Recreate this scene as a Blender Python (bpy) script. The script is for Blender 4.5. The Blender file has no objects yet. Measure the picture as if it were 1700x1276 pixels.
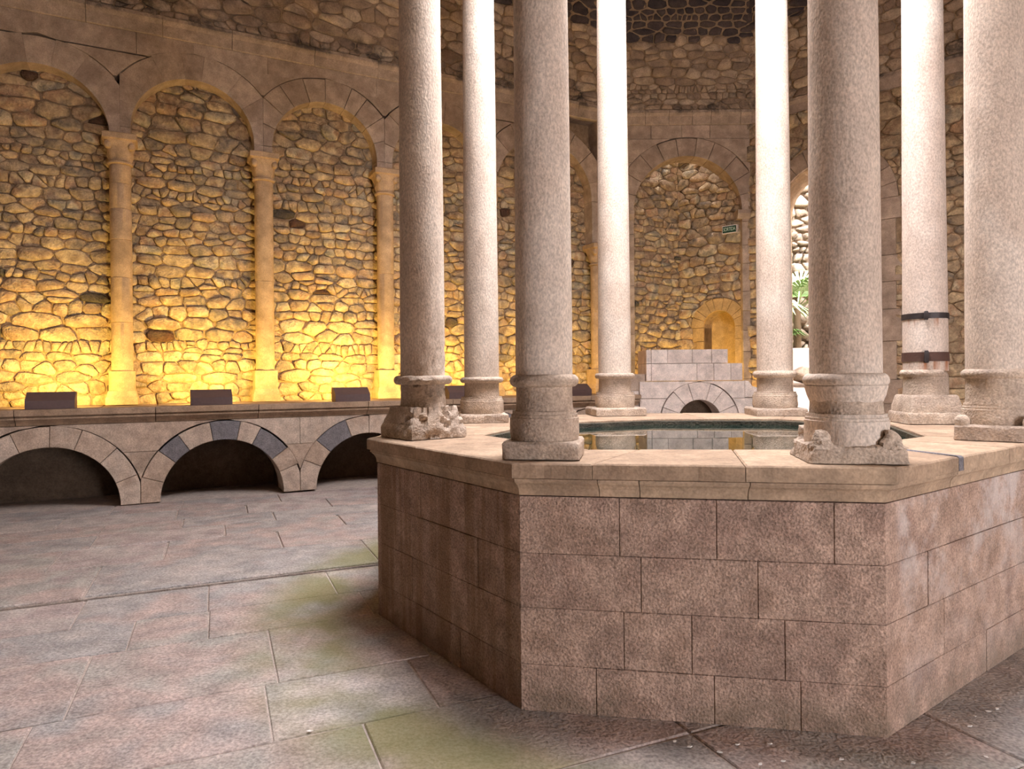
import bpy, math, random
from mathutils import Vector, noise as mnoise
random.seed(7)
PI = math.pi
SC = bpy.context.scene
COL = SC.collection

# ------------------------------------------------------------------ camera
EYE = 1.575
F_PX, HORIZ, ROLL = 1133.3, 625.0, 0.0095
cd = bpy.data.cameras.new('camera')
cd.lens = 24.0; cd.sensor_width = 36.0; cd.sensor_fit = 'HORIZONTAL'
cd.shift_y = -13.0 / 1700.0
cd.clip_start = 0.05; cd.clip_end = 200
cam = bpy.data.objects.new('camera', cd); COL.objects.link(cam)
cam.location = (0, 0, EYE); cam.rotation_euler = (PI / 2, ROLL, 0)
SC.camera = cam

# ------------------------------------------------------------------ world, exposure
SKY = 16.5
w = bpy.data.worlds.new('overcast_sky'); SC.world = w; w.use_nodes = True
wb = w.node_tree.nodes['Background']
wb.inputs['Color'].default_value = (0.985, 0.955, 1.0, 1); wb.inputs['Strength'].default_value = SKY
SC.view_settings.view_transform = 'Standard'; SC.view_settings.look = 'None'
SC.view_settings.gamma = 1.0; SC.view_settings.use_curve_mapping = False
SC.view_settings.exposure = 1.2
SC.cycles.max_bounces = 6; SC.cycles.diffuse_bounces = 4; SC.cycles.glossy_bounces = 4
SC.cycles.transparent_max_bounces = 6; SC.cycles.caustics_reflective = False; SC.cycles.caustics_refractive = False
SC.cycles.sample_clamp_indirect = 6.0
SC.cycles.use_denoising = True
SC.cycles.adaptive_threshold = 0.05

def portal(name, loc, direction, sx, sy):
    l = bpy.data.lights.new(name, 'AREA'); l.shape = 'RECTANGLE'; l.size = sx; l.size_y = sy
    l.cycles.is_portal = True
    o = bpy.data.objects.new(name, l); COL.objects.link(o); o.location = loc
    o.rotation_euler = Vector(direction).to_track_quat('-Z', 'Y').to_euler()
    return o

# ------------------------------------------------------------------ helpers
def lin(c):
    f = lambda v: (v / 255 / 12.92) if v / 255 <= 0.04045 else ((v / 255 + 0.055) / 1.055) ** 2.4
    return (f(c[0]), f(c[1]), f(c[2]), 1.0)

def obj(name, verts, faces, mat, parent=None, smooth=False, origin=None):
    me = bpy.data.meshes.new(name)
    o = bpy.data.objects.new(name, me); COL.objects.link(o)
    org = Vector((0, 0, 0))
    if parent is not None:
        o.parent = parent; p = parent
        while p is not None:
            org += p.location; p = p.parent
    if origin is not None:
        o.location = Vector(origin) - org; org = Vector(origin)
    me.from_pydata([tuple(Vector(v) - org) for v in verts], [], faces)
    if smooth:
        me.polygons.foreach_set('use_smooth', [True] * len(me.polygons))
    if mat: me.materials.append(mat)
    me.update()
    return o

def empty(name, loc):
    o = bpy.data.objects.new(name, None); COL.objects.link(o); o.location = loc
    o.empty_display_size = 0.1
    return o

def tag(o, label, cat=None, group=None, kind=None):
    o['label'] = label
    if cat: o['category'] = cat
    if group: o['group'] = group
    if kind: o['kind'] = kind
    return o

def poly_area(p):
    return 0.5 * sum(p[i][0] * p[(i + 1) % len(p)][1] - p[(i + 1) % len(p)][0] * p[i][1] for i in range(len(p)))

def inset(p, d):
    n = len(p); out = []
    for i in range(n):
        a, b, c = p[i - 1], p[i], p[(i + 1) % n]
        e1 = (b[0] - a[0], b[1] - a[1]); e2 = (c[0] - b[0], c[1] - b[1])
        l1 = math.hypot(*e1) or 1e-9; l2 = math.hypot(*e2) or 1e-9
        n1 = (-e1[1] / l1, e1[0] / l1); n2 = (-e2[1] / l2, e2[0] / l2)
        mx, my = n1[0] + n2[0], n1[1] + n2[1]; ml = mx * mx + my * my
        k = d * 2 / max(ml, 0.8)
        out.append((b[0] + mx * k, b[1] + my * k))
    return out

def prism_geo(poly, mapf, d0, d1, bev=0.006, back=False):
    """extrude a 2D outline between depths d0 and d1; the d1 face has a chamfered edge"""
    if poly_area(poly) < 0: poly = poly[::-1]
    n = len(poly); v = []; f = []
    v += [mapf(a, b, d0) for a, b in poly]
    if bev > 0:
        v += [mapf(a, b, d1 - bev) for a, b in poly]
        v += [mapf(a, b, d1) for a, b in inset(poly, bev)]
        rings = 3
    else:
        v += [mapf(a, b, d1) for a, b in poly]; rings = 2
    for r in range(rings - 1):
        for i in range(n):
            j = (i + 1) % n
            f.append((r * n + i, r * n + j, (r + 1) * n + j, (r + 1) * n + i))
    f.append(tuple(range((rings - 1) * n, rings * n)))
    if back: f.append(tuple(range(n - 1, -1, -1)))
    return v, f

def prism(name, poly, mapf, d0, d1, mat, parent=None, bev=0.006, back=False):
    v, f = prism_geo(poly, mapf, d0, d1, bev, back)
    return obj(name, v, f, mat, parent)

def clip(poly, a, b, c):
    """keep a*x+b*y<=c"""
    out = []
    for i in range(len(poly)):
        p, q = poly[i], poly[(i + 1) % len(poly)]
        dp, dq = a * p[0] + b * p[1] - c, a * q[0] + b * q[1] - c
        if dp <= 0: out.append(p)
        if (dp < 0 < dq) or (dq < 0 < dp):
            t = dp / (dp - dq); out.append((p[0] + (q[0] - p[0]) * t, p[1] + (q[1] - p[1]) * t))
    return out

def rect(a0, a1, b0, b1): return [(a0, b0), (a1, b0), (a1, b1), (a0, b1)]

def box_geo(c0, c1, mapf):
    return prism_geo(rect(c0[0], c1[0], c0[1], c1[1]), mapf, c0[2], c1[2], 0, True)

def join_geo(items):
    V = []; F = []
    for v, f in items:
        k = len(V); V += v; F += [tuple(i + k for i in q) for q in f]
    return V, F

def project(p):
    """photo pixel of a point (only used to decide which stones show largest)"""
    x, y, z = p[0], p[1], p[2]
    if y < 0.2: return None
    X = F_PX * x / y; Y = -F_PX * (z - EYE) / y
    return 850 + X + ROLL * Y, HORIZ + Y - ROLL * X

# ------------------------------------------------------------------ materials
def N(nt, t, **kw):
    n = nt.nodes.new(t)
    for k, v in kw.items():
        if k == 'op': n.operation = v
        elif k == 'blend': n.blend_type = v
        else: n.inputs[k].default_value = v
    return n

def stone_mat(name, cols, rough=0.88, bump=0.35, nscale=7.0, fine=60.0, pit=0.0, vary=0.5, stain=None, speck=0.0, stretch=None, mott=1.0):
    m = bpy.data.materials.new(name); m.use_nodes = True
    nt = m.node_tree; L = nt.links
    b = nt.nodes['Principled BSDF']; b.inputs['Roughness'].default_value = rough
    b.inputs['Specular IOR Level'].default_value = 0.25
    geo = N(nt, 'ShaderNodeNewGeometry'); oi = N(nt, 'ShaderNodeObjectInfo')
    pos = geo.outputs['Position']
    if stretch:
        mp = N(nt, 'ShaderNodeMapping'); mp.inputs['Scale'].default_value = stretch
        L.new(pos, mp.inputs['Vector']); pos2 = mp.outputs['Vector']
    else: pos2 = pos
    add = N(nt, 'ShaderNodeMath', op='ADD'); L.new(oi.outputs['Random'], add.inputs[0]); L.new(geo.outputs['Random Per Island'], add.inputs[1])
    fr = N(nt, 'ShaderNodeMath', op='FRACT'); L.new(add.outputs[0], fr.inputs[0])
    n1 = N(nt, 'ShaderNodeTexNoise', Scale=nscale * 0.35, Detail=2.0, Roughness=0.6); L.new(pos2, n1.inputs['Vector'])
    # which colour: piece random mixed with noise
    mixv = N(nt, 'ShaderNodeMix'); mixv.data_type = 'FLOAT'; mixv.inputs[0].default_value = 1 - vary
    mr = N(nt, 'ShaderNodeMapRange'); mr.inputs['From Min'].default_value = 0.28; mr.inputs['From Max'].default_value = 0.72
    L.new(n1.outputs['Fac'], mr.inputs['Value'])
    L.new(fr.outputs[0], mixv.inputs[2]); L.new(mr.outputs[0], mixv.inputs[3])
    ramp = N(nt, 'ShaderNodeValToRGB'); cr = ramp.color_ramp
    cr.elements[0].color = lin(cols[0]); cr.elements[0].position = 0.0
    cr.elements[1].color = lin(cols[-1]); cr.elements[1].position = 1.0
    for i, c in enumerate(cols[1:-1], 1):
        e = cr.elements.new(i / (len(cols) - 1)); e.color = lin(c)
    L.new(mixv.outputs[0], ramp.inputs['Fac'])
    n2 = N(nt, 'ShaderNodeTexNoise', Scale=nscale, Detail=4.0, Roughness=0.68); L.new(pos2, n2.inputs['Vector'])
    m2 = N(nt, 'ShaderNodeMapRange'); m2.inputs['From Min'].default_value = 0.3; m2.inputs['From Max'].default_value = 0.7
    m2.inputs['To Min'].default_value = 1 - .28 * mott; m2.inputs['To Max'].default_value = 1 + .2 * mott
    L.new(n2.outputs['Fac'], m2.inputs['Value'])
    n3 = N(nt, 'ShaderNodeTexNoise', Scale=fine, Detail=1.0, Roughness=0.7); L.new(pos2, n3.inputs['Vector'])
    m3 = N(nt, 'ShaderNodeMapRange'); m3.inputs['From Min'].default_value = 0.3; m3.inputs['From Max'].default_value = 0.7
    m3.inputs['To Min'].default_value = 0.84 - speck; m3.inputs['To Max'].default_value = 1.12 + speck
    L.new(n3.outputs['Fac'], m3.inputs['Value'])
    mm = N(nt, 'ShaderNodeMath', op='MULTIPLY'); L.new(m2.outputs[0], mm.inputs[0]); L.new(m3.outputs[0], mm.inputs[1])
    mul = N(nt, 'ShaderNodeVectorMath', op='SCALE'); L.new(ramp.outputs['Color'], mul.inputs[0]); L.new(mm.outputs[0], mul.inputs['Scale'])
    colout = mul.outputs[0]
    if stain:
        colout = stain(nt, colout, geo.outputs['Position'], n2.outputs['Fac'])
    L.new(colout, b.inputs['Base Color'])
    hadd = N(nt, 'ShaderNodeMath', op='MULTIPLY_ADD'); hadd.inputs[1].default_value = 0.45
    L.new(n3.outputs['Fac'], hadd.inputs[0]); L.new(n2.outputs['Fac'], hadd.inputs[2])
    hout = hadd.outputs[0]
    if pit > 0:
        vo = N(nt, 'ShaderNodeTexVoronoi', Scale=fine * 0.8); L.new(pos2, vo.inputs['Vector'])
        pa = N(nt, 'ShaderNodeMath', op='MULTIPLY_ADD'); pa.inputs[1].default_value = pit
        L.new(vo.outputs['Distance'], pa.inputs[0]); L.new(hout, pa.inputs[2]); hout = pa.outputs[0]
    bp = N(nt, 'ShaderNodeBump', Strength=bump, Distance=0.03); L.new(hout, bp.inputs['Height'])
    L.new(bp.outputs[0], b.inputs['Normal'])
    return m

def mix_col(nt, fac, a, col, limit=1.0):
    mx = nt.nodes.new('ShaderNodeMix'); mx.data_type = 'RGBA'
    if limit != 1.0:
        q = N(nt, 'ShaderNodeMath', op='MULTIPLY'); q.inputs[1].default_value = limit; nt.links.new(fac, q.inputs[0]); fac = q.outputs[0]
    nt.links.new(fac, mx.inputs[0]); nt.links.new(a, mx.inputs[6]); mx.inputs[7].default_value = lin(col)
    return mx.outputs[2]

def rng(nt, val, a, b, c=0.0, d=1.0):
    r = nt.nodes.new('ShaderNodeMapRange'); r.interpolation_type = 'SMOOTHSTEP'
    for k, v in zip(('From Min', 'From Max', 'To Min', 'To Max'), (a, b, c, d)): r.inputs[k].default_value = v
    nt.links.new(val, r.inputs['Value']); return r.outputs[0]

def mul(nt, a, b):
    q = N(nt, 'ShaderNodeMath', op='MULTIPLY'); nt.links.new(a, q.inputs[0]); nt.links.new(b, q.inputs[1]); return q.outputs[0]

POOL_C = (1.33, 5.07)
def algae(nt, col, pos, nz):
    """green algae growing in a ring on the damp paving round the pool"""
    s = N(nt, 'ShaderNodeVectorMath', op='SUBTRACT'); s.inputs[1].default_value = (POOL_C[0], POOL_C[1], 0)
    nt.links.new(pos, s.inputs[0])
    sc_ = N(nt, 'ShaderNodeVectorMath', op='MULTIPLY'); sc_.inputs[1].default_value = (1, 1, 0); nt.links.new(s.outputs[0], sc_.inputs[0])
    ln = N(nt, 'ShaderNodeVectorMath', op='LENGTH'); nt.links.new(sc_.outputs[0], ln.inputs[0])
    a = rng(nt, ln.outputs['Value'], 2.35, 2.65); b_ = rng(nt, ln.outputs['Value'], 2.8, 3.3, 1, 0)
    big = N(nt, 'ShaderNodeTexNoise', Scale=1.3, Detail=3.0); nt.links.new(pos, big.inputs['Vector'])
    c = rng(nt, big.outputs['Fac'], 0.32, 0.55)
    return mix_col(nt, mul(nt, mul(nt, a, b_), c), col, (126, 124, 70), 0.7)

def soot(z0, z1, col=(40, 38, 40), lim=0.8):
    def f(nt, c, pos, nz):
        sp = N(nt, 'ShaderNodeSeparateXYZ'); nt.links.new(pos, sp.inputs[0])
        zz = sp.outputs['Z']
        big = N(nt, 'ShaderNodeTexNoise', Scale=1.6, Detail=6.0, Roughness=0.7); nt.links.new(pos, big.inputs['Vector'])
        k = mul(nt, rng(nt, zz, z0, z0 + 0.12), rng(nt, zz, z1, z1 + 0.2, 1, 0))
        return mix_col(nt, mul(nt, k, rng(nt, big.outputs['Fac'], 0.46, 0.62)), c, col, lim)
    return f

def rust(nt, c, pos, nz):
    sp = N(nt, 'ShaderNodeSeparateXYZ'); nt.links.new(pos, sp.inputs[0]); zz = sp.outputs['Z']
    mp = N(nt, 'ShaderNodeMapping'); mp.inputs['Scale'].default_value = (14, 14, 0.8); nt.links.new(pos, mp.inputs['Vector'])
    st = N(nt, 'ShaderNodeTexNoise', Scale=1.0, Detail=4.0); nt.links.new(mp.outputs[0], st.inputs['Vector'])
    s = rng(nt, st.outputs['Fac'], 0.5, 0.66)
    k1 = mul(nt, rng(nt, zz, 1.90, 2.0), rng(nt, zz, 2.0, 2.03, 1, 0))
    k2 = mul(nt, rng(nt, zz, 1.50, 1.66), rng(nt, zz, 1.66, 1.70, 1, 0))
    ad = N(nt, 'ShaderNodeMath', op='MAXIMUM'); nt.links.new(k1, ad.inputs[0]); nt.links.new(k2, ad.inputs[1])
    return mix_col(nt, mul(nt, ad.outputs[0], s), c, (150, 84, 30), 0.85)

def plain(name, col, rough=0.6, metal=0.0, bump=0.0, emit=None, estr=0.0):
    m = bpy.data.materials.new(name); m.use_nodes = True; nt = m.node_tree
    b = nt.nodes['Principled BSDF']; b.inputs['Base Color'].default_value = lin(col)
    b.inputs['Roughness'].default_value = rough; b.inputs['Metallic'].default_value = metal
    n = N(nt, 'ShaderNodeTexNoise', Scale=30.0, Detail=5.0)
    g = N(nt, 'ShaderNodeNewGeometry'); nt.links.new(g.outputs['Position'], n.inputs['Vector'])
    r = N(nt, 'ShaderNodeMapRange'); r.inputs['To Min'].default_value = 0.8; r.inputs['To Max'].default_value = 1.2
    nt.links.new(n.outputs['Fac'], r.inputs['Value'])
    s = N(nt, 'ShaderNodeVectorMath', op='SCALE'); s.inputs[0].default_value = lin(col)[:3]; nt.links.new(r.outputs[0], s.inputs['Scale'])
    nt.links.new(s.outputs[0], b.inputs['Base Color'])
    if bump:
        bp = N(nt, 'ShaderNodeBump', Strength=bump, Distance=0.01); nt.links.new(n.outputs['Fac'], bp.inputs['Height']); nt.links.new(bp.outputs[0], b.inputs['Normal'])
    if emit:
        b.inputs['Emission Color'].default_value = lin(emit); b.inputs['Emission Strength'].default_value = estr
    return m

RUB = [(118, 102, 86), (196, 170, 136), (166, 142, 114), (208, 182, 144), (156, 128, 102), (184, 160, 128), (136, 122, 106), (200, 170, 134), (176, 142, 112), (204, 184, 152), (148, 138, 122), (190, 164, 130)]
M = {}
M['rubble'] = stone_mat('rubble_stone', RUB, bump=0.95, nscale=10, fine=38, vary=0.72)
M['mortar'] = stone_mat('lime_mortar', [(150, 124, 96), (170, 144, 114), (136, 112, 88)], bump=0.7, nscale=12, fine=70, vary=0.1)
M['vault'] = stone_mat('vault_rubble', [(160, 138, 116), (190, 166, 140), (146, 124, 104), (178, 152, 126), (198, 176, 150), (158, 136, 116)], bump=0.6, nscale=8, fine=45, vary=0.7, stain=soot(6.7, 6.95))
M['accent'] = stone_mat('dark_field_stone', [(84, 70, 58), (98, 92, 80), (92, 64, 50), (76, 74, 66)], bump=0.8, nscale=10, fine=40, vary=0.8)
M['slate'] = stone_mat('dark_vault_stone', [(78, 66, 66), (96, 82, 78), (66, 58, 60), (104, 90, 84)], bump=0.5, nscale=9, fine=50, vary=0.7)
M['ashlar'] = stone_mat('ashlar', [(172, 150, 130), (184, 162, 142), (164, 142, 124), (190, 168, 148), (176, 152, 134)], bump=0.3, nscale=6, fine=70, vary=0.55)
M['cornice'] = stone_mat('cornice_stone', [(172, 150, 130), (184, 162, 142), (160, 140, 122)], bump=0.35, nscale=6, fine=60, vary=0.5, stain=soot(6.62, 6.9))
M['wallcol'] = stone_mat('wall_column_stone', [(176, 146, 114), (190, 160, 128), (164, 136, 108)], bump=0.25, nscale=5, fine=70, vary=0.4)
M['bench'] = stone_mat('bench_stone', [(184, 164, 148), (196, 178, 162), (176, 154, 136), (190, 168, 150), (168, 150, 134)], bump=0.35, nscale=8, fine=75, vary=0.6, speck=0.06)
M['basalt'] = stone_mat('grey_voussoir', [(112, 108, 112), (128, 124, 126), (104, 98, 100)], bump=0.4, nscale=10, fine=80, vary=0.6, speck=0.08)
M['benchtop'] = stone_mat('bench_cornice', [(150, 126, 104), (168, 142, 118), (140, 116, 96)], bump=0.4, nscale=8, fine=60, vary=0.5)
M['pave'] = stone_mat('paving', [(174, 167, 164), (174, 158, 153), (184, 174, 167), (162, 157, 154), (182, 163, 155), (168, 163, 156), (166, 146, 144)], bump=0.4, nscale=5, fine=55, vary=0.6, stain=algae, speck=0.14)
M['gap'] = stone_mat('paving_joint', [(182, 168, 158), (198, 184, 174)], bump=0.4, nscale=14, fine=60, vary=0.0)
def pool_stain(nt, c, pos, nz):
    sp = N(nt, 'ShaderNodeSeparateXYZ'); nt.links.new(pos, sp.inputs[0])
    mp = N(nt, 'ShaderNodeMapping'); mp.inputs['Scale'].default_value = (9, 9, .5); nt.links.new(pos, mp.inputs['Vector'])
    st = N(nt, 'ShaderNodeTexNoise', Scale=1.0, Detail=3.0); nt.links.new(mp.outputs[0], st.inputs['Vector'])
    run = mul(nt, rng(nt, st.outputs['Fac'], .42, .62), rng(nt, sp.outputs['X'], -.05, .05, 1, 0))        # brown water runs
    c = mix_col(nt, run, c, (112, 82, 52), .55)
    ch = N(nt, 'ShaderNodeTexNoise', Scale=2.6, Detail=5.0, Roughness=.7); nt.links.new(pos, ch.inputs['Vector'])
    lime = mul(nt, rng(nt, ch.outputs['Fac'], .45, .66), rng(nt, sp.outputs['X'], 1.66, 1.75))                # limescale bloom
    lime = mul(nt, lime, rng(nt, sp.outputs['Z'], .3, .9, .25, 1))
    c = mix_col(nt, lime, c, (206, 196, 192), .6)
    dn = mul(nt, rng(nt, sp.outputs['Z'], .02, .22, 1, 0), rng(nt, ch.outputs['Fac'], .4, .6))
    return mix_col(nt, dn, c, (104, 92, 74), .5)
M['pool'] = stone_mat('pool_block', [(166, 138, 122), (156, 130, 114), (172, 146, 130), (152, 126, 112), (164, 140, 126)], bump=0.45, nscale=9, fine=90, pit=0.3, vary=0.2, speck=0.16, stain=pool_stain)
M['rim'] = stone_mat('pool_rim', [(168, 144, 120), (158, 134, 112), (176, 152, 128), (164, 142, 118)], bump=0.25, nscale=6, fine=60, vary=0.5)
M['marble'] = stone_mat('column_marble', [(202, 186, 170), (194, 176, 160), (208, 194, 180), (190, 172, 156)], rough=0.7, bump=0.16, nscale=7, fine=90, pit=0.3, vary=0.25, speck=0.08, stretch=(1, 1, 0.6), mott=.45)
M['marble_rust'] = stone_mat('banded_column_marble', [(206, 192, 180), (196, 178, 164), (212, 198, 186)], rough=0.7, bump=0.15, nscale=7, fine=90, pit=0.2, vary=0.25, speck=0.06, stain=rust, stretch=(1, 1, 0.6), mott=.45)
M['lining'] = stone_mat('wet_lining', [(70, 66, 58), (84, 78, 66), (58, 58, 52)], rough=.5, bump=.6, nscale=12, fine=50, vary=.2)
M['base'] = stone_mat('column_base', [(180, 162, 146), (170, 152, 136), (188, 170, 152), (164, 146, 130)], bump=0.3, nscale=10, fine=85, pit=0.4, vary=0.35, speck=0.08, mott=.8)
M['white'] = stone_mat('pale_ashlar', [(226, 210, 200), (218, 202, 192), (232, 218, 208), (220, 202, 192)], bump=0.25, nscale=6, fine=60, vary=0.6)
M['plaster'] = stone_mat('room_plaster', [(206, 190, 170), (196, 180, 160)], bump=0.3, nscale=4, fine=40, vary=0.2)
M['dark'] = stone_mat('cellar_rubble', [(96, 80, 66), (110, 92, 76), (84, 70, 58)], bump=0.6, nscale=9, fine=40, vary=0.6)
M['gold'] = stone_mat('niche_plaster', [(196, 164, 116), (184, 150, 104)], bump=0.2, nscale=5, fine=50, vary=0.3)
M['rock'] = stone_mat('garden_rock', [(150, 134, 116), (130, 114, 98), (160, 146, 128), (120, 106, 92)], bump=0.6, nscale=6, fine=30, vary=0.6)
M['gground'] = stone_mat('garden_ground', [(206, 198, 186), (196, 188, 176)], bump=0.3, nscale=6, fine=40, vary=0.2)
M['fixture'] = plain('fixture_paint', (92, 72, 70), 0.5)
M['iron'] = plain('iron_band', (58, 52, 52), 0.55, 0.5, 0.3)
M['rusty'] = plain('rusty_iron', (82, 56, 46), 0.75, 0.2, 0.4)
M['signgreen'] = plain('sign_green', (10, 62, 44), 0.4)
M['signwhite'] = plain('sign_white', (226, 214, 206), 0.4)
M['letter'] = plain('sign_letter', (205, 226, 212), 0.4)
M['frond'] = plain('palm_frond', (96, 132, 62), 0.5)
M['frond2'] = plain('palm_frond_pale', (160, 184, 132), 0.5)
M['trunk'] = plain('palm_trunk', (110, 92, 70), 0.9, 0, 0.5)
M['petal'] = plain('petal', (232, 226, 220), 0.7)

def water_mat():
    m = bpy.data.materials.new('pool_water'); m.use_nodes = True; nt = m.node_tree
    b = nt.nodes['Principled BSDF']; b.inputs['Base Color'].default_value = (0.008, 0.022, 0.016, 1)
    b.inputs['Roughness'].default_value = 0.015; b.inputs['IOR'].default_value = 1.33
    g = N(nt, 'ShaderNodeNewGeometry'); n = N(nt, 'ShaderNodeTexNoise', Scale=3.0, Detail=2.0); nt.links.new(g.outputs['Position'], n.inputs['Vector'])
    bp = N(nt, 'ShaderNodeBump', Strength=0.02, Distance=0.01); nt.links.new(n.outputs['Fac'], bp.inputs['Height']); nt.links.new(bp.outputs[0], b.inputs['Normal'])
    return m
M['water'] = water_mat()

# ------------------------------------------------------------------ wall frames
TH = math.radians(27.0)
U = Vector((math.cos(TH), math.sin(TH), 0)); NN = Vector((-math.sin(TH), math.cos(TH), 0))
WL, WREC, BF = 10.93, 11.23, 9.73                     # arcade face, rubble face, ledge front
def left_map(n0):
    return lambda s, z, h: U * s + NN * (n0 - h) + Vector((0, 0, z))
def s_at(px, n):                                      # position along the wall seen at a photo column
    r = (px - 850) / F_PX
    y = n / (NN.y + NN.x * r); return U.dot(Vector((r * y, y, 0)))
DR = Vector((0.755, -0.656, 0)).normalized(); NR = Vector((0.656, 0.755, 0)).normalized()
CR = 13.2
R0 = Vector((4.62, 13.37, 0)); R0 = R0 + NR * (CR - NR.dot(R0))
def right_map(off=0.0):
    return lambda t, z, h: R0 + DR * t + NR * (off - h) + Vector((0, 0, z))
YB = 13.37
def back_map(x, z, h): return Vector((x, YB - h, z))
def floor_map(z0=0.0): return lambda x, y, h: Vector((x, y, z0 + h))
def vaulted(m, z0, R=4.5):
    """wrap a wall frame over a springing curve starting at height z0"""
    def f(s, v, h):
        a = (v - z0) / R
        return m(s, z0 + (R - h) * math.sin(a), R - (R - h) * math.cos(a))
    return f

CZ0, CZ1 = 6.47, 6.75                                 # cornice under the vault

# ------------------------------------------------------------------ rubble
SHAFT_PX = [(663, 742), (767, 830), (850, 958), (990, 1050), (1250, 1316), (1340, 1462), (1502, 1578), (1602, 1700)]
def rubble_cells(a0, a1, b0, b1, hmin, hmax, aspect, seed, jit=.2):
    rs = random.Random(seed); seeds = []
    z = b0
    while z < b1:
        hh = rs.uniform(hmin, hmax)
        if rs.random() < 0.18: hh *= 0.6
        x = a0 - rs.uniform(0, 0.3)
        ph = rs.uniform(0, 6.28)
        while x < a1 + 0.2:
            ww = hh * aspect * rs.choice((0.55, 0.8, 1.0, 1.2, 1.6))
            yy = z + hh / 2 + 0.035 * math.sin(x * 1.7 + ph) + rs.uniform(-jit, jit) * hh
            if rs.random() < jit * .8 and hh > 0.14:
                seeds.append((x + ww / 2, yy + hh * 0.27)); seeds.append((x + ww / 2 + rs.uniform(-.04, .04), yy - hh * 0.27))
            else:
                seeds.append((x + ww / 2, yy))
            x += ww
        z += hh
    k = 1.95
    pts = [(x / k, y) for x, y in seeds]
    g = 0.35; grid = {}
    for i, p in enumerate(pts): grid.setdefault((int(p[0] // g), int(p[1] // g)), []).append(i)
    cells = []
    for i, p in enumerate(pts):
        gx, gy = int(p[0] // g), int(p[1] // g); nb = []
        for dx in (-1, 0, 1):
            for dy in (-1, 0, 1):
                nb += grid.get((gx + dx, gy + dy), [])
        nb = sorted((j for j in nb if j != i), key=lambda j: (pts[j][0] - p[0]) ** 2 + (pts[j][1] - p[1]) ** 2)[:22]
        poly = [(p[0] - .3, p[1] - .22), (p[0] + .3, p[1] - .22), (p[0] + .3, p[1] + .22), (p[0] - .3, p[1] + .22)]
        for j in nb:
            q = pts[j]; a, b = q[0] - p[0], q[1] - p[1]
            if a * a + b * b < 1e-6: continue
            c = (q[0] ** 2 + q[1] ** 2 - p[0] ** 2 - p[1] ** 2) / 2
            poly = clip(poly, a, b, c)
            if len(poly) < 3: break
        if len(poly) < 3: continue
        poly = [(min(max(x * k, a0), a1), min(max(y, b0), b1)) for x, y in poly]
        if abs(poly_area(poly)) < 0.0025: continue
        cells.append(poly)
    return cells

def resample(p, n):
    L = [0.0]
    for i in range(len(p)):
        q = p[(i + 1) % len(p)]; L.append(L[-1] + math.hypot(q[0] - p[i][0], q[1] - p[i][1]))
    out = []; j = 0
    for i in range(n):
        t = L[-1] * i / n
        while L[j + 1] < t: j += 1
        f = (t - L[j]) / max(L[j + 1] - L[j], 1e-9); a, b = p[j], p[(j + 1) % len(p)]
        out.append((a[0] + (b[0] - a[0]) * f, a[1] + (b[1] - a[1]) * f))
    return out

def stone_geo(cell, mapf, rs, gap=0.012, proud=(0.02, 0.06), excl=None, nseg=12):
    if poly_area(cell) < 0: cell = cell[::-1]
    cx = sum(p[0] for p in cell) / len(cell); cy = sum(p[1] for p in cell) / len(cell)
    # trim sharp corners
    cut = []
    for i in range(len(cell)):
        a, b = cell[i], cell[(i + 1) % len(cell)]
        k = rs.uniform(0.05, 0.2)
        cut.append((a[0] + (b[0] - a[0]) * k, a[1] + (b[1] - a[1]) * k)); cut.append((b[0] + (a[0] - b[0]) * k, b[1] + (a[1] - b[1]) * k))
    p = resample(cut, nseg)
    out = []
    for x, y in p:
        dx, dy = x - cx, y - cy; d = math.hypot(dx, dy) or 1e-6
        k = max(0.35, 1 - gap / d) * rs.uniform(0.94, 1.04)
        q = (cx + dx * k, cy + dy * k)
        if excl: q = excl(*q)
        out.append(q)
    if abs(poly_area(out)) < 0.002: return None
    h = rs.uniform(*proud); tx, ty = rs.uniform(-.12, .12), rs.uniform(-.12, .12)
    n = len(out); v = [mapf(x, y, -0.02) for x, y in out]
    v += [mapf(x, y, h * 0.72 + rs.uniform(-.004, .004)) for x, y in out]
    kk = rs.uniform(0.78, 0.9)
    for x, y in out:
        X, Y = cx + (x - cx) * kk, cy + (y - cy) * kk
        v.append(mapf(X, Y, h + tx * (x - cx) + ty * (y - cy) + rs.uniform(-.004, .005)))
    f = []
    for r in (0, 1):
        for i in range(n):
            j = (i + 1) % n; f.append((r * n + i, r * n + j, (r + 1) * n + j, (r + 1) * n + i))
    f.append(tuple(range(2 * n, 3 * n)))
    return v, f, abs(poly_area(out)), (cx, cy)

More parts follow.
